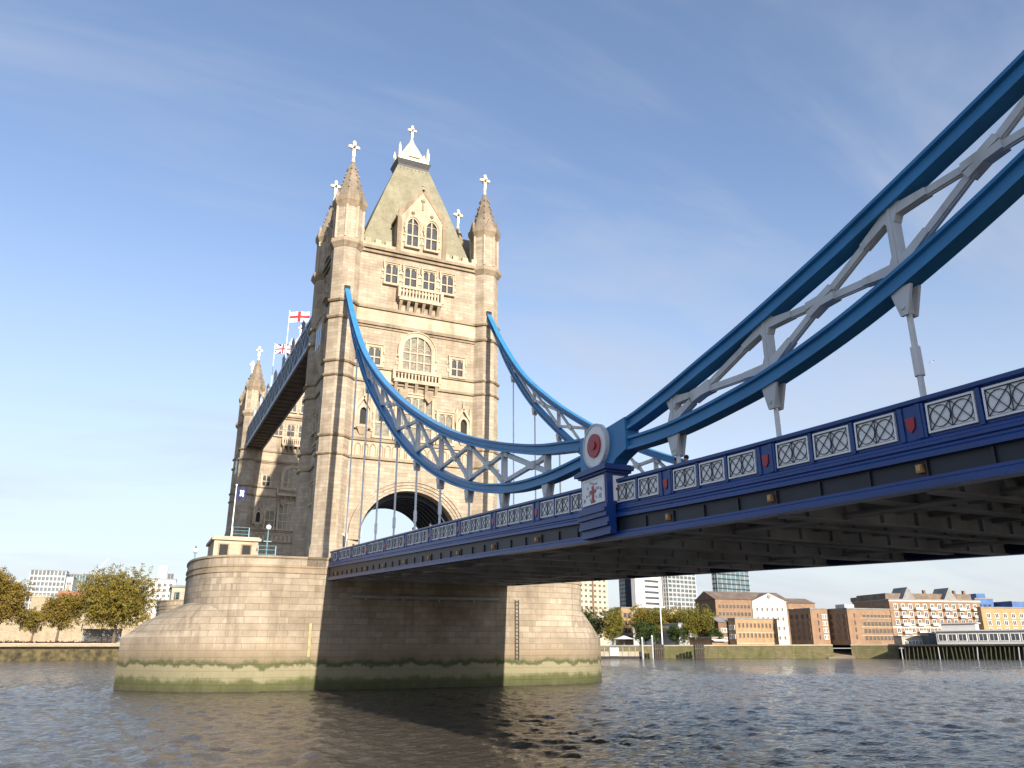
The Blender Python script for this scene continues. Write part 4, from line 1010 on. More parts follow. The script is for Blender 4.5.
def lamp(x, y, z, h, label, group=None):
    r = thing('lamp_standard', label, 'lamp post', (x, y, z), 0, group)
    b = MB(); b.oct(x, y, .28, z, .2, z+.5); b.oct(x, y, .16, z+.5, .11, z+1.0); b.tube((x, y, z+1.0), (x, y, z+h), .075, .06); b.box(x-.4, x+.4, y-.04, y+.04, z+h*.66, z+h*.66+.08); b.build('post', M['turq_rail'], r)
    b = MB(); b.ball((x, y, z+h+.25), .27, 10, 6); b.build('globe', M['globe'], r)
    b = MB(); b.oct(x, y, .2, z+h-.02, .1, z+h+.04); b.oct(x, y, .12, z+h+.5, .02, z+h+.75); b.build('cap', M['lead'], r)
lamp(-16.0, -8.6, 11.9, 3.6, 'turquoise lamp post with white globe beside the cabin on the nearer pier')
lamp(-22.3, -1.5, 11.9, 1.7, 'short dark lamp at the rounded left end of the nearer pier parapet')
def railing(pts, z, label, h=1.15):
    r = thing('railing', label, 'railing', (pts[0][0], pts[0][1], z)); b = MB()
    for k in (.35, .7, 1.0):
        for (a, c) in zip(pts, pts[1:]): b.tube((*a, z+h*k), (*c, z+h*k), .028, None, 6)
    b.build('rail', M['turq_rail'], r)
    b = MB()
    for (a, c) in zip(pts, pts[1:]):
        L_ = (Vector(c)-Vector(a)).length; n = max(1, int(L_/1.2))
        for i in range(n+1): b = MB(); p = Vector(a).lerp(Vector(c), i/n); b.box(p.x-.04, p.x+.04, p.y-.04, p.y+.04, z, z+h); b.build('post', M['turq_rail'], r)
railing([(-16.9, -9.0), (-15.2, -9.2)], 12.5, 'turquoise railing beside the lamp post on the nearer pier', 1.3)
railing([(-18.9, -2.9), (-17.2, -2.9)], 15.27, 'turquoise railing on the flat roof of the stone cabin', 1.1)
railing([(-22, LN-6), (-18, LN-9), (-13, LN-9.6)], 12.9, 'turquoise railing along the far pier at left', 1.2)

# ------------------------------------------------------------------ people on the footway
def person_mat(nm, coat, trousers, skin):
    m, t, b = new_mat(nm); tcn = N(t, 'ShaderNodeTexCoord'); s = N(t, 'ShaderNodeSeparateXYZ'); L(t, tcn.outputs['Object'], s.inputs[0])
    c = N(t, 'ShaderNodeValToRGB'); sc = N(t, 'ShaderNodeMath', operation='DIVIDE'); L(t, s.outputs[2], sc.inputs[0]); sc.inputs[1].default_value = 1.75; L(t, sc.outputs[0], c.inputs[0])
    c.color_ramp.interpolation = 'CONSTANT'; e = c.color_ramp.elements; e[0].position = 0; e[0].color = (.02, .02, .02, 1); e[1].position = .845; e[1].color = rgb(skin)
    q = e.new(.05); q.color = rgb(trousers); q = e.new(.50); q.color = rgb(coat)
    L(t, c.outputs[0], b.inputs['Base Color']); b.inputs['Roughness'].default_value = .8; return m
def person(x, y, z, rz, coat, trousers, hair, label, h=1.72):
    k = h/1.75
    J = [((0, 0, .95), .15), ((0, 0, 1.15), .15), ((0, 0, 1.38), .17), ((0, .01, 1.50), .065), ((0, -.01, 1.58), .075), ((0, -.01, 1.68), .088)]
    E_ = [(0, 1), (1, 2), (2, 3), (3, 4), (4, 5)]
    for s in (-1, 1):
        n = len(J); J += [((s*.19, 0, 1.40), .065), ((s*.24, .02, 1.12), .05), ((s*.2, -.16, .93), .038), ((s*.19, -.23, .90), .035)]; E_ += [(2, n), (n, n+1), (n+1, n+2), (n+2, n+3)]
        n = len(J); J += [((s*.10, 0, .86), .10), ((s*.11, -.01, .48), .065), ((s*.11, .02, .09), .045), ((s*.12, -.15, .04), .038)]; E_ += [(0, n), (n, n+1), (n+1, n+2), (n+2, n+3)]
    me = bpy.data.meshes.new('person'); me.from_pydata([tuple(c*k for c in p) for p, _ in J], E_, []); me.materials.append(person_mat('clothing', coat, trousers, (.42, .26, .19)))
    o = bpy.data.objects.new('person', me); COL.objects.link(o); o.location = (x, y, z); o.rotation_euler.z = rz
    o.modifiers.new('skin', 'SKIN'); sv = me.skin_vertices[0].data
    for i, (_, r_) in enumerate(J): sv[i].radius = (r_*k, r_*k); sv[i].use_root = (i == 0)
    o.modifiers.new('smooth', 'SUBSURF').levels = 1; o.modifiers['smooth'].render_levels = 1
    tag(o, label, 'person', 'people on the bridge footway')
    b = MB(); b.ball((0, .015, 1.70*k), .105*k, 10, 6); b.box(-.03, .03, -.115, -.08, 1.64, 1.67); hb = MB(); hb.ball((0, .025, 1.705*k), .108*k, 10, 6)
    hb.v = [(a, max(c, -.055) if zz < 1.74*k else c, max(zz, 1.60*k)) for a, c, zz in hb.v]; hb.build('hair', simple('hair', hair, .7, .1, 3), o, loc=(0, 0, 0))
    return o
rd = lambda y: T(y)-1.2
def on_footway(x, y, rz, *a): return person(x, y, rd(y), rz, *a)
on_footway(-8.9, -68.1, R_(-100), (.03, .03, .04), (.03, .03, .04), (.02, .015, .012), 'left of two people in dark clothes above the parapet right of the roundel pedestal')
on_footway(-8.9, -68.75, R_(-80), (.05, .04, .04), (.03, .03, .04), (.04, .025, .015), 'right of two people in dark clothes above the parapet right of the roundel pedestal')
on_footway(-8.8, -34.2, R_(170), (.16, .08, .05), (.03, .03, .05), (.03, .02, .015), 'person in a brown jacket standing under the tower arch, taller above the parapet')
on_footway(-8.7, -37.9, R_(10), (.05, .05, .06), (.03, .03, .05), (.03, .02, .015), 'person in grey clothes at the parapet right of the one in brown')
on_footway(-8.9, -12.2, R_(-90), (.35, .03, .03), (.03, .03, .05), (.03, .02, .015), 'person in a red jacket by the pedestrian doorway of the nearer tower')
on_footway(-8.6, -14.6, R_(-120), (.03, .03, .035), (.03, .03, .05), (.02, .015, .01), 'person in black by the pedestrian doorway, right of the red jacket')

# ------------------------------------------------------------------ banks: walls
lw = wall_run(bank_left, -2, 3.9, 4, M['foreshore'], 'river_wall', 'sloping green stained stone embankment along the left bank', batter=2.2)
lw2 = wall_run([(x, y+3) for x, y in bank_left], 3.5, ZL, 3, M['castle'], 'river_wall', 'pale quay wall above the green embankment on the left bank', cope=M['coping'])
b = MB(); poly = [(x, y+4) for x, y in bank_left]+[(60, 900), (-900, 900)]; b.add([(x, y, ZL) for x, y in poly], [tuple(range(len(poly)))]); tag(b.build('wharf_ground', M['ground']), kind='structure')
wall_run(bank_right, -2, ZB, 2, M['wall_algae'], 'river_wall', 'long green stained river wall in front of the white warehouse', cope=M['coping'])
wall_run([at(850, 352), at(897, 350)], -2, ZB, 2, M['wall_algae'], 'river_wall', 'short green stained river wall in front of the round cornered brick building', cope=M['coping'])
b = MB(); q = [at(826, 347), at(853, 345), at(853, 364), at(828, 364)]; b.add([(*q[0], -.3), (*q[1], -.3), (*q[2], 3.4), (*q[3], 3.4)], [(0, 1, 2, 3)]); tag(b.build('slipway', M['sand']), kind='structure')

# ------------------------------------------------------------------ trees
def tree(x, y, z, h, w_, trunk_h, mat, label, n=5200, leaf=.55, lobes=26, group=None, shape='round', name='broadleaf_tree', seed=0):
    rs = np.random.RandomState(seed or int(abs(x*13+y*7)) % 9999)
    r = thing(name, label, 'tree', (x, y, z), 0, group)
    b = MB(); b.tube((x, y, z-.2), (x+.2, y, z+trunk_h), h*.022+.12, h*.015+.08, 8)
    cz = z+trunk_h+(h-trunk_h)*.48; hh = (h-trunk_h)/2
    L_ = []
    for i in range(lobes):
        while True:
            p = rs.uniform(-1, 1, 3)
            if np.linalg.norm(p) < 1: break
        if shape == 'tall': p[:2] *= .75
        L_.append((np.array([x+p[0]*w_*.33, y+p[1]*w_*.33, cz+p[2]*hh*.74]), (.17+.09*rs.rand())*w_ if shape != 'tall' else .30*w_))
    for c, rr in L_[:9]: b.tube((x+.2, y, z+trunk_h*.85), tuple(c), h*.009+.05, .05, 6)
    b.build('trunk', M['bark'], r)
    C_ = np.array([c for c, _ in L_]); RR = np.array([q for _, q in L_])
    # leaf clumps on twig ends scattered in the shell of each lobe
    n = int(n*2.6); leaf *= .78; k = max(1, n//14); pk = rs.randint(0, lobes, k); d = rs.randn(k, 3); d /= np.linalg.norm(d, axis=1)[:, None]
    if shape == 'weep': d[:, 2] = d[:, 2]*.8-.2
    rad = RR[pk]*(.35+.65*rs.rand(k)**.6); tw = C_[pk]+d*rad[:, None]*np.array([1, 1, .8 if shape != 'tall' else 1.5])
    P = np.repeat(tw, 14, axis=0)+rs.randn(k*14, 3)*leaf*np.array([.9, .9, .7 if shape != 'weep' else 2.2])
    P = P[P[:, 2] > z+trunk_h*.55]
    m = len(P); a = rs.randn(m, 3); a /= np.linalg.norm(a, axis=1)[:, None]; c = np.cross(a, rs.randn(m, 3)); c /= np.linalg.norm(c, axis=1)[:, None]
    s = leaf*(.55+.7*rs.rand(m))[:, None]
    V = np.stack([P-a*s*.6, P+c*s*.45, P+a*s*.6, P-c*s*.45], 1).reshape(-1, 3)
    me = bpy.data.meshes.new('crown'); f = np.arange(m*4).reshape(-1, 4)
    me.from_pydata((V-np.array([x, y, z])).tolist(), [], f.tolist()); me.materials.append(mat); o = bpy.data.objects.new('crown', me); COL.objects.link(o); o.parent = r
    return r
def utree(u, D, vtop, wpx, mat, label, z0=ZB, th=.25, **kw):
    x, y = at(u, D, (vtop+645)/2); zt = height(u, vtop, D); tree(x, y, z0, zt-z0, wpx/FOC*D, (zt-z0)*th, mat, label, **kw)
G1 = 'autumn trees on the left wharf'; G2 = 'trees along the right bank'
utree(-1, 372, 564, 50, M['leaf_orange'], 'tall orange brown tree cut by the left picture edge', ZL, .2, n=11000, leaf=.6, lobes=44, group=G1)
utree(34, 380, 606, 28, M['leaf_olive'], 'small thin olive tree between the two orange trees on the left wharf', ZL, .3, n=3000, leaf=.5, group=G1)
utree(60, 374, 592, 40, M['leaf_orange'], 'medium orange brown tree left of the large round tree', ZL, .28, n=7500, leaf=.55, lobes=34, group=G1)
utree(118, 370, 571, 84, M['leaf_olive'], 'largest round olive tree on the left wharf beside the pier', ZL, .26, n=20000, leaf=.62, lobes=60, group=G1)
utree(590, 372, 606, 42, M['leaf_green'], 'dark green tree just right of the pier under the deck', ZB, .15, n=5000, group=G2)
utree(612, 366, 604, 24, M['leaf_mixed'], 'slender yellow green tree right of the dark green tree', ZB, .12, n=5000, shape='tall', leaf=.5, group=G2)
utree(640, 372, 604, 34, M['leaf_yellow'], 'yellow autumn tree below the white tower block', ZB, .2, n=4500, group=G2)
utree(656, 368, 606, 32, M['leaf_mixed'], 'yellow green tree behind the tall mast', ZB, .2, n=4500, group=G2)
utree(671, 370, 606, 32, M['leaf_yellow'], 'yellow tree left of the pale kiosk', ZB, .2, n=4000, group=G2)
utree(645, 362, 620, 34, M['leaf_green'], 'low dark green tree under the yellow trees', ZB, .15, n=3000, group=G2)
utree(679, 360, 624, 24, M['leaf_green'], 'dark bushy tree beside the pale kiosk', ZB, .1, n=2500, group=G2)
utree(699, 362, 604, 38, M['leaf_mixed'], 'drooping willow like tree in front of the dark gable', ZB, .2, n=6500, shape='weep', name='willow_tree', group=G2)
utree(684, 380, 602, 26, M['leaf_yellow'], 'small yellow tree behind the willow at the dark gable', ZB, .2, n=2500, group=G2)
utree(716, 356, 628, 14, M['leaf_green'], 'small dark green tree at the foot of the dark house', ZB, .15, n=1800, group=G2)

# ------------------------------------------------------------------ background buildings
PANE_CACHE = {}
def win_mesh(w_, h_, frame, pane='pane'):
    key = (round(w_, 2), round(h_, 2), frame, pane)
    if key not in PANE_CACHE:
        b = MB(); f = .16
        b.use(M[frame]); b.box(-w_/2-f, w_/2+f, -.12, .05, -f, -.001); b.box(-w_/2-f, w_/2+f, -.12, .05, h_+.001, h_+f)
        b.box(-w_/2-f, -w_/2, -.12, .05, 0, h_); b.box(w_/2, w_/2+f, -.12, .05, 0, h_); b.box(-.05, .05, -.10, .0, 0, h_)
        b.use(M[pane]); b.add([(-w_/2, -.03, 0), (w_/2, -.03, 0), (w_/2, -.03, h_), (-w_/2, -.03, h_)], [(0, 1, 2, 3)])
        o = b.build('window', None, None, loc=(0, 0, 0)); PANE_CACHE[key] = o.data; bpy.data.objects.remove(o)
    return PANE_CACHE[key]
def put_win(r, me, x, y, z, rz=0):
    o = bpy.data.objects.new('window', me); COL.objects.link(o); o.parent = r; o.location = (x, y, z); o.rotation_euler.z = rz
def solve_len(P, d, u, v=622):   # distance along d from P until the bearing of column u
    q = view_ray(u, v); A = np.array([[d[0], -q[0]], [d[1], -q[1]]]); t = np.linalg.solve(A, [CAM[0]-P[0], CAM[1]-P[1]]); return float(t[0])
def front_D(bl, u):     # distance of a building's front line on the bearing of column u
    a = bl.r.rotation_euler.z; k = solve_len(bl.r.location, (math.cos(a), math.sin(a)), u); return math.hypot(bl.r.location.x+math.cos(a)*k-CAM[0], bl.r.location.y+math.sin(a)*k-CAM[1])
class Bld:
    """box building: near corner at column uC; long face runs right to uR, side face runs back left to uL"""
    def __init__(s, name, label, cat, uL, uC, uR, vtop, D, wall, z0=ZB, rot=-8, depth=None, group=None, roof='roof_grey', parapet=True):
        vm = (max(vtop, 560)+645)/2; P = at(uC, D, vm); a = R_(rot); e = (math.cos(a), math.sin(a)); n = (-math.sin(a), math.cos(a))
        s.w = solve_len(P, e, uR, vm); s.d = depth or (solve_len(P, n, uL, vm) if uL < uC-1 else 14); s.d = s.d if s.d > 2 else 14.0; s.h = height(uC, vtop, D)-z0
        s.r = thing(name, label, cat, (P[0], P[1], z0), a, group); s.z0 = z0
        b = MB(); b.box(0, s.w, 0, s.d, 0, s.h); b.build('wall', M[wall], s.r, loc=(0, 0, 0))
        if parapet:
            b = MB(); b.box(-.2, s.w+.2, -.2, s.d+.2, s.h, s.h+.5); s.roof = b.build('roof', M[roof], s.r, loc=(0, 0, 0))
    def part(s, name, b, mat, parent=None): return b.build(name, M[mat] if mat else None, parent or s.r, loc=(0, 0, 0))
    def wins(s, cols, rows, w_, h_, frame, x0=None, x1=None, z0=2.0, z1=None, pane='pane', y=-.05):
        x0 = 1.0 if x0 is None else x0; x1 = s.w-1.0 if x1 is None else x1; z1 = s.h-1.5 if z1 is None else z1
        me = win_mesh(w_, h_, frame, pane)
        for i in range(cols):
            for j in range(rows): put_win(s.r, me, x0+(x1-x0)*(i+.5)/cols, y, z0+(z1-z0)*(j+.5)/rows-h_/2)
    def side_wins(s, cols, rows, w_, h_, frame, z0=2.0, z1=None):
        z1 = s.h-1.5 if z1 is None else z1; me = win_mesh(w_, h_, frame)
        for i in range(cols):
            for j in range(rows): put_win(s.r, me, -.05, s.d*(i+.5)/cols, z0+(z1-z0)*(j+.5)/rows-h_/2, R_(-90))
    def gable(s, rise, mat='roof_brown', wallm=None, along='x', y0=0, over=.4):
        b = MB(); h = s.h
        if along == 'x':
            b.frustum([(-over, -over, h), (-over, s.d+over, h), (-over, s.d/2, h+rise)], [(s.w+over, -over, h), (s.w+over, s.d+over, h), (s.w+over, s.d/2, h+rise)])
        else: b.frustum([(-over, -over, h), (s.w+over, -over, h), (s.w/2, -over, h+rise)], [(-over, s.d+over, h), (s.w+over, s.d+over, h), (s.w/2, s.d+over, h+rise)])
        o = s.part('roof', b, mat)
        if wallm:
            b = MB()
            if along == 'x': b.frustum([(-.03-over, 0, h), (-.03-over, s.d, h), (-.03-over, s.d/2, h+rise-.3)], [(.1-over, 0, h), (.1-over, s.d, h), (.1-over, s.d/2, h+rise-.3)])
            else: b.frustum([(0, -.05-over, h), (s.w, -.05-over, h), (s.w/2, -.05-over, h+rise-.3)], [(0, .1-over, h), (s.w, .1-over, h), (s.w/2, .1-over, h+rise-.3)])
            s.part('gable', b, wallm)
        return o
def slabs(bl, n, mat, out=.15, side=True):
    b = MB()
    for i in range(1, n): z = bl.h*i/n; b.box(-out, bl.w+out, -out, bl.d+out, z-.55, z+.55)
    bl.part('floor_band', b, mat)
def mullions(bl, nx, mat, out=.12):
    b = MB()
    for i in range(nx+1): x = bl.w*i/nx; b.box(x-.3, x+.3, -out, -.002, 0, bl.h)
    ny = max(2, int(nx*bl.d/bl.w))
    for i in range(ny+1): y = bl.d*i/ny; b.box(-out, -.002, y-.3, y+.3, 0, bl.h)
    bl.part('mullion', b, mat)
# far towers behind the right bank
t = Bld('apartment_block', 'buff slab apartment block with rows of windows behind the right end of the pier', 'apartment block', 540, 573, 608, 540, 520, 'tan_wall', rot=14)
t.wins(7, 17, 2.0, 1.5, 'tan_wall', z0=5); b = MB(); b.box(t.w*.56-.6, t.w*.56+.6, -.6, -.003, 0, t.h); t.part('stair_strip', b, 'brick_dark')
t = Bld('glass_tower', 'dark blue glass tower squeezed left of the white tower block', 'tower block', 620, 626, 640, 548, 700, 'glass_dark'); slabs(t, 24, 'lead'); mullions(t, 5, 'lead')
t = Bld('tower_block', 'white tower block with dark horizontal window strips', 'tower block', 632, 636, 669, 545, 640, 'white_wall', rot=15); 
for j in range(16):
    b = MB(); z = 6+j*(t.h-8)/16; b.box(t.w*.28, t.w*.70, -.08, .1, z, z+1.7); t.part('window_strip', b, 'pane')
t = Bld('tower_block', 'grey glass tower with pale vertical piers right of the white tower block', 'tower block', 664, 669, 697, 548, 660, 'glass_grey', rot=12); slabs(t, 22, 'metal_pale', .1); mullions(t, 7, 'white_wall', .2)
t = Bld('glass_tower', 'teal glass tower with grid behind the warehouse roof', 'tower block', 714, 719, 751, 550, 700, 'glass_teal', rot=12); slabs(t, 20, 'lead', .15); mullions(t, 7, 'metal_pale', .15)
t = Bld('warehouse', 'long pale low building behind the yellow trees', 'building', 626, 632, 690, 610, 430, 'white_wall', rot=10); t.wins(9, 2, 1.6, 1.3, 'frame_white')
t = Bld('terrace_house', 'narrow tan brick house with brown balconies between the yellow trees', 'house', 615, 622, 633, 608, 385, 'brick_tan', rot=10); t.wins(2, 4, 1.6, 1.8, 'brick_dark')
# brown warehouse with dark gable
t = Bld('warehouse', 'large brown brick warehouse with dark gable end and long roof beside the white gabled one', 'warehouse', 690, 717, 790, 599, 384, 'brick', rot=-6, parapet=False, depth=17); brown = t; t.gable(height(717, 591, 384)-height(717, 599, 384)+.5, 'roof_brown', 'brick_dark'); t.wins(9, 3, 1.2, 1.6, 'brick_tan', x1=t.w*.47, z0=9)
b = MB(); b.box(-.06, -.003, 0, t.d, 0, t.h); t.part('gable_end_wall', b, 'brick_dark')  # dark brick end sheet, west-side shade also put into its colour
# white warehouse
t = Bld('warehouse', 'white gabled warehouse with rows of dark windows and round roof window', 'warehouse', 753, 754, 788, 601, front_D(brown, 754)-.6, 'cream', rot=-6, parapet=False, depth=16)
t.gable(3.9, 'roof_brown', 'cream', along='y', over=.05); t.wins(6, 4, .9, 1.5, 'cream', z0=1.5)
b = MB(); b.tube((t.w/2, -.6, t.h+2.2), (t.w/2, -.3, t.h+2.2), .9, None, 16); t.part('round_window', b, 'roof_grey')
t = Bld('warehouse', 'brown brick wing right of the white gabled warehouse, with a sloping roof', 'warehouse', 788, 790, 817, 603, front_D(brown, 790)-.3, 'brick', rot=-6, parapet=False, depth=14); t.gable(2.6, 'roof_brown', None); t.wins(5, 3, 1.1, 1.5, 'frame_white', z0=6)
t = Bld('building', 'low orange brick building with two rows of small paired windows in front of the warehouses', 'building', 729, 736, 778, 619, 357, 'brick_tan', rot=2); t.wins(10, 2, .9, 1.7, 'brick_tan', z0=2.2, z1=t.h-.5); t.side_wins(2, 2, .9, 1.6, 'frame_white')
b = MB(); b.box(-.1, t.w+.1, -.12, -.003, t.h*.5-.2, t.h*.5+.1); b.box(-.1, t.w+.1, -.14, -.003, .9, 1.3); t.part('stone_band', b, 'coping')
t = Bld('house', 'small dark slate roofed house left of the low orange brick building', 'house', 712, 719, 731, 622, 358, 'brick_dark', rot=2, parapet=False, depth=9); t.gable(2.4, 'roof_grey', 'brick_dark'); t.wins(3, 2, 1, 1.4, 'frame_white', z0=1)
t = Bld('kiosk', 'red brick waterside hut with white awning left of the low orange building', 'hut', 709, 712, 724, 638, 352, 'brick', rot=4); b = MB(); b.frustum([(-.3, -1.8, 1.9), (t.w+.3, -1.8, 1.9), (t.w+.3, -.05, 2.6), (-.3, -.05, 2.6)], [(-.3, -1.8, 2.0), (t.w+.3, -1.8, 2.0), (t.w+.3, -.05, 2.75), (-.3, -.05, 2.75)]); t.part('awning', b, 'canvas')
t = Bld('kiosk', 'pale grey waterside kiosk between the yellow trees and the willow', 'kiosk', 677, 679, 690, 624, 358, 'metal_pale', rot=8); t.wins(2, 1, 1.0, 1.6, 'frame_white', z0=1)
def round_end(bl, wallm, rad, side='left'):
    b = MB(); b.tube((rad, rad, 0), (rad, rad, bl.h+.003), rad+.05, None, 24); o = bl.part('round_corner', b, wallm)
    b = MB()
    for j in range(4):
        for a in (200, 240, 280): 
            q = R_(a); z = 2.5+j*(bl.h-3)/4; cx, cy = rad+(rad+.04)*math.cos(q), rad+(rad+.04)*math.sin(q); b.bar((cx, cy, z), (cx, cy, z+1.6), .8, .12, (math.cos(q), math.sin(q), 0))
    bl.part('corner_window', b, 'pane', o)
t = Bld('warehouse', 'brown brick riverside block with lit rounded corner just right of the white warehouse', 'warehouse', 790, 812, 829, 609, 356, 'brick', rot=-2); round_end(t, 'brick', 3.2); t.side_wins(4, 4, 1.2, 1.6, 'brick_dark'); t.wins(2, 4, 1, 1.5, 'frame_white', x0=6)
t = Bld('warehouse', 'brown brick riverside block with rounded tower corner right of the slipway', 'warehouse', 823, 849, 895, 609, 356, 'brick', rot=-3); round_end(t, 'brick', 3.0); t.side_wins(4, 4, 1.2, 1.6, 'brick_dark'); t.wins(8, 4, 1.3, 1.7, 'brick_tan', x0=7.5, z0=1.5)
b = MB(); 
for z in (.28, .52, .76): b.box(6.5, t.w+.1, -.1, -.003, t.h*z-.15, t.h*z+.15)
t.part('stone_band', b, 'coping')
b = MB(); b.box(1, 6, 2, 7, t.h+.5, t.h+2.0); t.part('roof_hut', b, 'metal_pale')
# big brick complex
t = Bld('apartment_building', 'large red brick riverside apartment building with white balconies and two dark roof gables', 'apartment building', 862, 892, 983, 600, 372, 'brick', rot=-12, depth=24); t.wins(12, 5, 1.5, 1.9, 'frame_white', z0=1.5, z1=t.h-1)
for j in (1, 2, 3, 4):
    for i in (1, 3, 5, 7, 9, 11):
        b = MB(); x = 1+(t.w-2)*(i+.5)/12; z = 1.5+(t.h-2.5)*(j)/5+.1; b.box(x-1.7, x+1.7, -1.3, -.06, z, z+.25); b.box(x-1.7, x+1.7, -1.32, -1.22, z+.25, z+1.15); t.part('balcony', b, 'white_wall')
b = MB(); b.box(-.15, t.w+.15, -.2, -.003, t.h*.38, t.h*.42); b.box(-.3, t.w+.3, -.35, -.003, t.h-.5, t.h-.05); t.part('stone_band', b, 'cream')
b = MB(); b.box(1, t.w-1, 3, t.d-2, t.h+.5, t.h+3.0); t.part('attic', b, 'roof_brown')
for f in (.16, .62):
    b = MB(); x0 = t.w*f; x1 = x0+t.w*.14; b.frustum([(x0, .5, t.h+.5), (x1, .5, t.h+.5), ((x0+x1)/2, .5, t.h+5.4)], [(x0, 9, t.h+.5), (x1, 9, t.h+.5), ((x0+x1)/2, 9, t.h+5.4)]); t.part('roof_gable', b, 'roof_grey')
b = MB()
for f in (.33, .5, .84, .95): b.box(t.w*f-.5, t.w*f+.5, 5, 6, t.h+3, t.h+4.6)
t.part('chimney', b, 'brick_dark')
t = Bld('apartment_building', 'orange yellow brick building at the right edge with small square windows', 'apartment building', 980, 984, 1062, 608, 376, 'brick_orange', rot=-14); t.wins(9, 4, 1.5, 1.6, 'frame_white', z0=1.5)
t = Bld('rooftop_structure', 'bright blue stepped block rising behind the orange yellow building', 'building', 976, 979, 997, 599, 420, 'blue_clad', rot=-14); b = MB(); b.box(t.w*.2, t.w*.7, 1, 6, t.h+.5, t.h+2.5); t.part('upper_block', b, 'blue_clad'); t.wins(3, 6, 1.2, 1.2, 'blue_clad')
t = Bld('rooftop_structure', 'bright blue block at the right picture edge behind the orange building', 'building', 1014, 1016, 1050, 602, 420, 'blue_clad', rot=-14); t.wins(4, 6, 1.2, 1.2, 'blue_clad')
t = Bld('building', 'dark brown low block with pale roof hut left of the large brick apartments', 'building', 858, 861, 893, 602, 392, 'brick_dark', rot=-12); b = MB(); b.box(2, t.w-2, 2, 8, t.h+.5, t.h+2.2); t.part('roof_hut', b, 'roof_brown')
# jetty with pavilion
p0, p1 = at(899, 343), at(1100, 331); dv = Vector((p1[0]-p0[0], p1[1]-p0[1])); ang = math.atan2(dv.y, dv.x); Lj = dv.length
j = thing('jetty', 'dark timber piled jetty along the right bank under the white pavilion', 'jetty', (p0[0], p0[1], 0), ang)
b = MB(); b.box(0, Lj, -2, 9, 4.4, 5.0); b.build('platform', M['timber'], j, loc=(0, 0, 0))
b = MB(); b.box(0, Lj, 4, 4.4, -1, 4.4); b.build('backing_wall', M['timber'], j, loc=(0, 0, 0))
n = 44
for i in range(n):
    b = MB(); x = Lj*(i+.5)/n; b.tube((x+(random.random()-.5), -1.6, -1), (x, -1.4, 4.4), .2, .2, 6); b.build('pile', M['timber_green'] if i % 9 else M['metal_pale'], j, loc=(0, 0, 0))
pv0 = at(941, 338); xx = (Vector((pv0[0]-p0[0], pv0[1]-p0[1]))).length
pv = thing('pavilion', 'long white glazed pavilion with small upper deck standing on the jetty', 'pavilion', (pv0[0]+1.5*math.sin(-ang)*-1, pv0[1]+1.5*math.cos(ang), 5.0), ang)
b = MB(); b.box(0, 60, 0, 7, 0, 4.4); b.build('wall', M['white_wall'], pv, loc=(0, 0, 0)); b = MB(); b.box(-.5, 60, -.8, 7.5, 4.4, 4.8); b.build('roof', M['white_wall'], pv, loc=(0, 0, 0))
b = MB(); b.box(2, 13, 1, 6, 4.8, 7.0); b.box(1.4, 13.6, .4, 6.6, 7.0, 7.3); b.build('upper_deck', M['white_wall'], pv, loc=(0, 0, 0))
wm = win_mesh(2.4, 2.2, 'frame_white')
for i in range(18): put_win(pv, wm, 2+i*3.25, -.05, 1.2)
t = Bld('shed', 'grey blue corrugated waterside shed left of the white pavilion', 'shed', 926, 929, 942, 634, 345, 'glass_grey', rot=-25, depth=6)
t = Bld('terrace_canopy', 'pale planted terrace in front of the large brick apartments', 'terrace', 899, 902, 928, 637, 346, 'coping', rot=-25, depth=6); t.wins(6, 1, 1.4, 1.2, 'frame_white', z0=.4)
# pontoon, boat, mast, piles
q0 = at(597, 338); q1 = at(642, 336); dv = Vector((q1[0]-q0[0], q1[1]-q0[1])); a2 = math.atan2(dv.y, dv.x); Lp = dv.length
pn = thing('pontoon', 'long low pontoon with pale side panels and dark canopy just right of the pier', 'pontoon', (q0[0], q0[1], 0), a2)
b = MB(); b.box(0, Lp, 0, 5, -.3, .9); b.build('hull', M['lead'], pn, loc=(0, 0, 0)); b = MB(); b.box(.2, Lp-.2, .3, .45, .9, 2.7); b.build('side_panel', M['coping'], pn, loc=(0, 0, 0))
b = MB(); b.box(0, Lp, -.3, 5.2, 4.6, 4.95); b.build('canopy', M['roof_grey'], pn, loc=(0, 0, 0))
for i in range(8): b = MB(); x = .4+i*(Lp-.8)/7; b.box(x-.1, x+.1, .1, .3, .9, 4.6); b.build('canopy_post', M['metal_pale'], pn, loc=(0, 0, 0))
b = MB(); b.box(5, 8.6, -.1, .28, 1.0, 4.2); b.build('notice_board', M['white_wall'], pn, loc=(0, 0, 0))
x, y = at(661, 352, 620); ms = thing('mast', 'tall thin white mast on the quay in front of the yellow trees', 'mast', (x, y, ZB)); zt = height(661, 584, 352)
b = MB(); b.tube((x, y, ZB), (x, y, zt), .28, .14, 8); b.build('pole', M['globe'], ms); b = MB(); b.box(x-2.4, x+2.4, y-.1, y+.1, ZB+(zt-ZB)*.62, ZB+(zt-ZB)*.62+.25); b.build('yard', M['globe'], ms)
for u, hh, lab in ((642, 7.5, 'pale mooring pile at the right end of the pontoon'), (652, 8.2, 'pale mooring pile right of the pontoon, nearer the mast')):
    x, y = at(u, 335); r = thing('mooring_pile', lab, 'mooring pile', (x, y, -1)); b = MB(); b.tube((x, y, -1), (x, y, hh), .42, .38, 10); b.build('shaft', M['metal_pale'], r); b = MB(); b.oct(x, y, .45, hh, .05, hh+.7); b.build('cap', M['globe'], r)
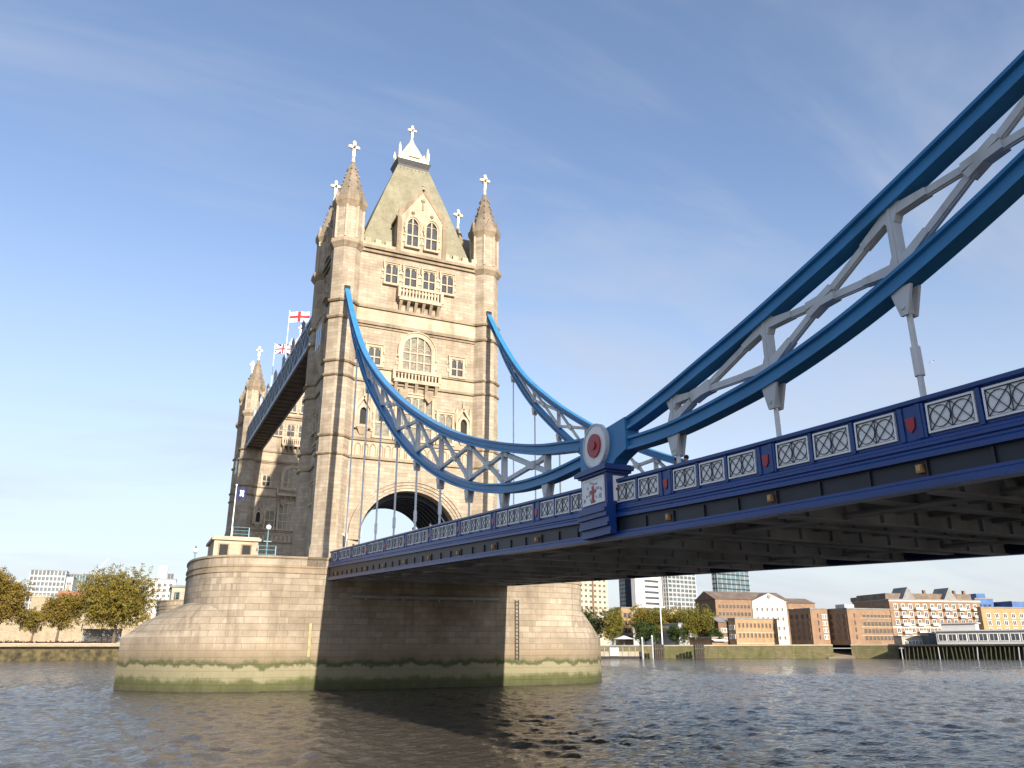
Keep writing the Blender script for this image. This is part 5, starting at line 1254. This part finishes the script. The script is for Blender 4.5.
for u, lab in ((657, 'dark timber dolphin against the river wall beside the mast'), (697, 'dark timber dolphin against the river wall below the willow')):
    x, y = at(u, 346); r = thing('timber_dolphin', lab, 'dolphin', (x, y, -1)); b = MB()
    for i in range(5): b.box(x-2.2+i*.95, x-1.4+i*.95, y-1.1, y-.3, -1, 5.4+.2*(i % 2))
    b.build('piles', M['timber'], r); b = MB(); b.box(x-2.5, x+2.7, y-1.35, y-1.1, 3.4, 3.9); b.build('waling', M['timber_green'], r)
# parasol and boats on the quay
for u, lab in ((624, 'wide white parasol on the quay above the pontoon'),):
    x, y = at(u, 356); r = thing('parasol', lab, 'parasol', (x, y, ZB)); b = MB(); b.tube((x, y, ZB), (x, y, ZB+3.4), .08); b.build('pole', M['metal_pale'], r); b = MB(); b.oct(x, y, 4.6, ZB+2.9, .2, ZB+4.3, 10); b.build('canopy', M['canvas'], r)

# ------------------------------------------------------------------ left bank
t = Bld('castle_wall', 'long pale stone curtain wall behind the trees on the left wharf', 'castle wall', -160, -150, 150, 611, 470, 'castle', ZL, rot=0, depth=4, roof='coping')
b = MB()
for i in range(60):
    x = 1+i*(t.w-2)/60; b.box(x, x+1.3, -.1, .8, t.h+.5, t.h+1.6)
t.part('battlement', b, 'castle')
b = MB()
for i in range(14): x = 4+i*t.w/14; b.box(x, x+.5, -.05, .1, t.h*.45, t.h*.7)
t.part('arrow_slit', b, 'dark')  # near-black bars stand for the shade inside the slits
t = Bld('castle_tower', 'square pale castle tower rising above the curtain wall between the trees', 'castle tower', 24, 27, 46, 597, 474, 'castle', ZL, rot=0, roof='coping'); t.wins(2, 2, 1.0, 1.8, 'castle', z0=6); b = MB()
for i in range(5): b.box(i*t.w/5, i*t.w/5+1, -.1, .8, t.h+.5, t.h+1.5)
t.part('battlement', b, 'castle')
t = Bld('house', 'red roofed brick house above the curtain wall left of the large round tree', 'house', 50, 53, 78, 600, 490, 'brick_dark', ZL, rot=0, parapet=False, depth=12); t.gable(5.2, 'roof_red', None); b = MB(); b.box(3, 4.4, 5, 6.4, t.h+1, t.h+8); b.box(t.w-3, t.w-1.6, 5, 6.4, t.h+1, t.h+8); t.part('chimney', b, 'castle')
t = Bld('office_block', 'pale grey gridded office block above the trees at far left', 'office', 18, 24, 60, 570, 620, 'glass_grey', ZL, rot=-4); slabs(t, 14, 'metal_pale', .15); mullions(t, 9, 'metal_pale', .18)
x, y = at(78, 640, 590); r = thing('office_tower', 'round grey glass office tower right of the gridded office block', 'office', (x, y, ZL)); zt = height(78, 576, 640)
b = MB(); b.tube((x, y, ZL), (x, y, zt), 7.4, 8.4, 28); b.build('glazing', M['glass_teal'], r); b = MB()
for i in range(28):
    a = 2*math.pi*i/28; b.bar((x+7.45*math.cos(a), y+7.45*math.sin(a), ZL), (x+8.45*math.cos(a), y+8.45*math.sin(a), zt), .3, .3, (math.cos(a), math.sin(a), 0))
b.build('mullion', M['metal_pale'], r); b = MB(); b.tube((x, y, zt), (x, y, zt+.8), 8.6, 8.6, 28); b.build('roof', M['roof_grey'], r)
t = Bld('office_block', 'small white office block right of the gridded office block', 'office', 60, 61, 68, 577, 600, 'white_wall', ZL, rot=-4); t.wins(2, 8, 1.6, 1.6, 'white_wall')
t = Bld('office_block', 'white block with a taller stair tower seen just left of the pier', 'office', 142, 145, 172, 579, 520, 'white_wall', ZL, rot=-4); b = MB(); b.box(t.w*.3, t.w*.62, 1, 8, t.h+.5, t.h+8); t.part('stair_tower', b, 'white_wall'); t.wins(4, 5, 1.6, 1.6, 'white_wall', z0=20)
for f in (.66, .78): b = MB(); b.box(t.w*f, t.w*f+1.4, 2, 3.4, t.h+.5, t.h+3.6); t.part('flue', b, 'lead')
x, y = at(98, 700, 580); r = thing('tower_crane', 'thin distant crane above the large round tree', 'crane', (x, y, ZL)); zt = height(98, 573, 700)
b = MB(); b.bar((x, y, ZL), (x, y, zt), 1.2, 1.2); b.build('mast', M['metal_pale'], r); b = MB(); b.bar((x-4, y, zt-2), (x+5, y, zt+11), .7, .7); b.build('jib', M['metal_pale'], r)
t = Bld('shed', 'low dark wharf shed under the large round tree', 'shed', 78, 82, 121, 630, 380, 'roof_grey', ZL, rot=0, depth=8); t.wins(6, 1, 2.0, 2.0, 'lead', z0=.6)
b = MB(); rs = np.random.RandomState(5)
P0 = at(-30, 367); P1 = at(116, 366)
for i in range(900):
    f = rs.rand(); x = P0[0]+(P1[0]-P0[0])*f; y = P0[1]+(P1[1]-P0[1])*f+rs.randn()*.3+5; z = ZL+.3+rs.rand()*.7; a = rs.randn(3)*.3; c = rs.randn(3)*.3
    b.add([(x-a[0], y-a[1], z-a[2]), (x+c[0], y+c[1], z+c[2]), (x+a[0], y+a[1], z+a[2]), (x-c[0], y-c[1], z-c[2])], [(0, 1, 2, 3)])
o = b.build('crowd_strip', M['crowd_strip'], None, fix=False); tag(o, 'low brown strip standing for people and railings along the left wharf quay edge', 'crowd_strip')  # brown flecks stand in for the crowd and railings on the quay

# ------------------------------------------------------------------ gull
p = CAM+view_ray(932, 362)*150
r = thing('gull', 'tiny gull flying under the big blue chain at right', 'bird', tuple(p)); b = MB()
b.oct(p[0], p[1], .02, p[2]-.05, .10, p[2], 6); b.oct(p[0], p[1], .10, p[2], .02, p[2]+.07, 6); b.bar((p[0]-.3, p[1], p[2]), (p[0]+.3, p[1]+.1, p[2]+.02), .16, .14); b.build('body', M['globe'], r)
for s in (-1, 1):
    b = MB(); q = Vector(p); b.add([q+Vector((-.1, 0, .04)), q+Vector((.12, 0, .04)), q+Vector((.15, s*.35, .2)), q+Vector((-.05, s*.35, .2)), q+Vector((0, s*.75, .1))], [(0, 1, 2, 3), (3, 2, 4)]); b.build('wing', M['metal_pale'], r)
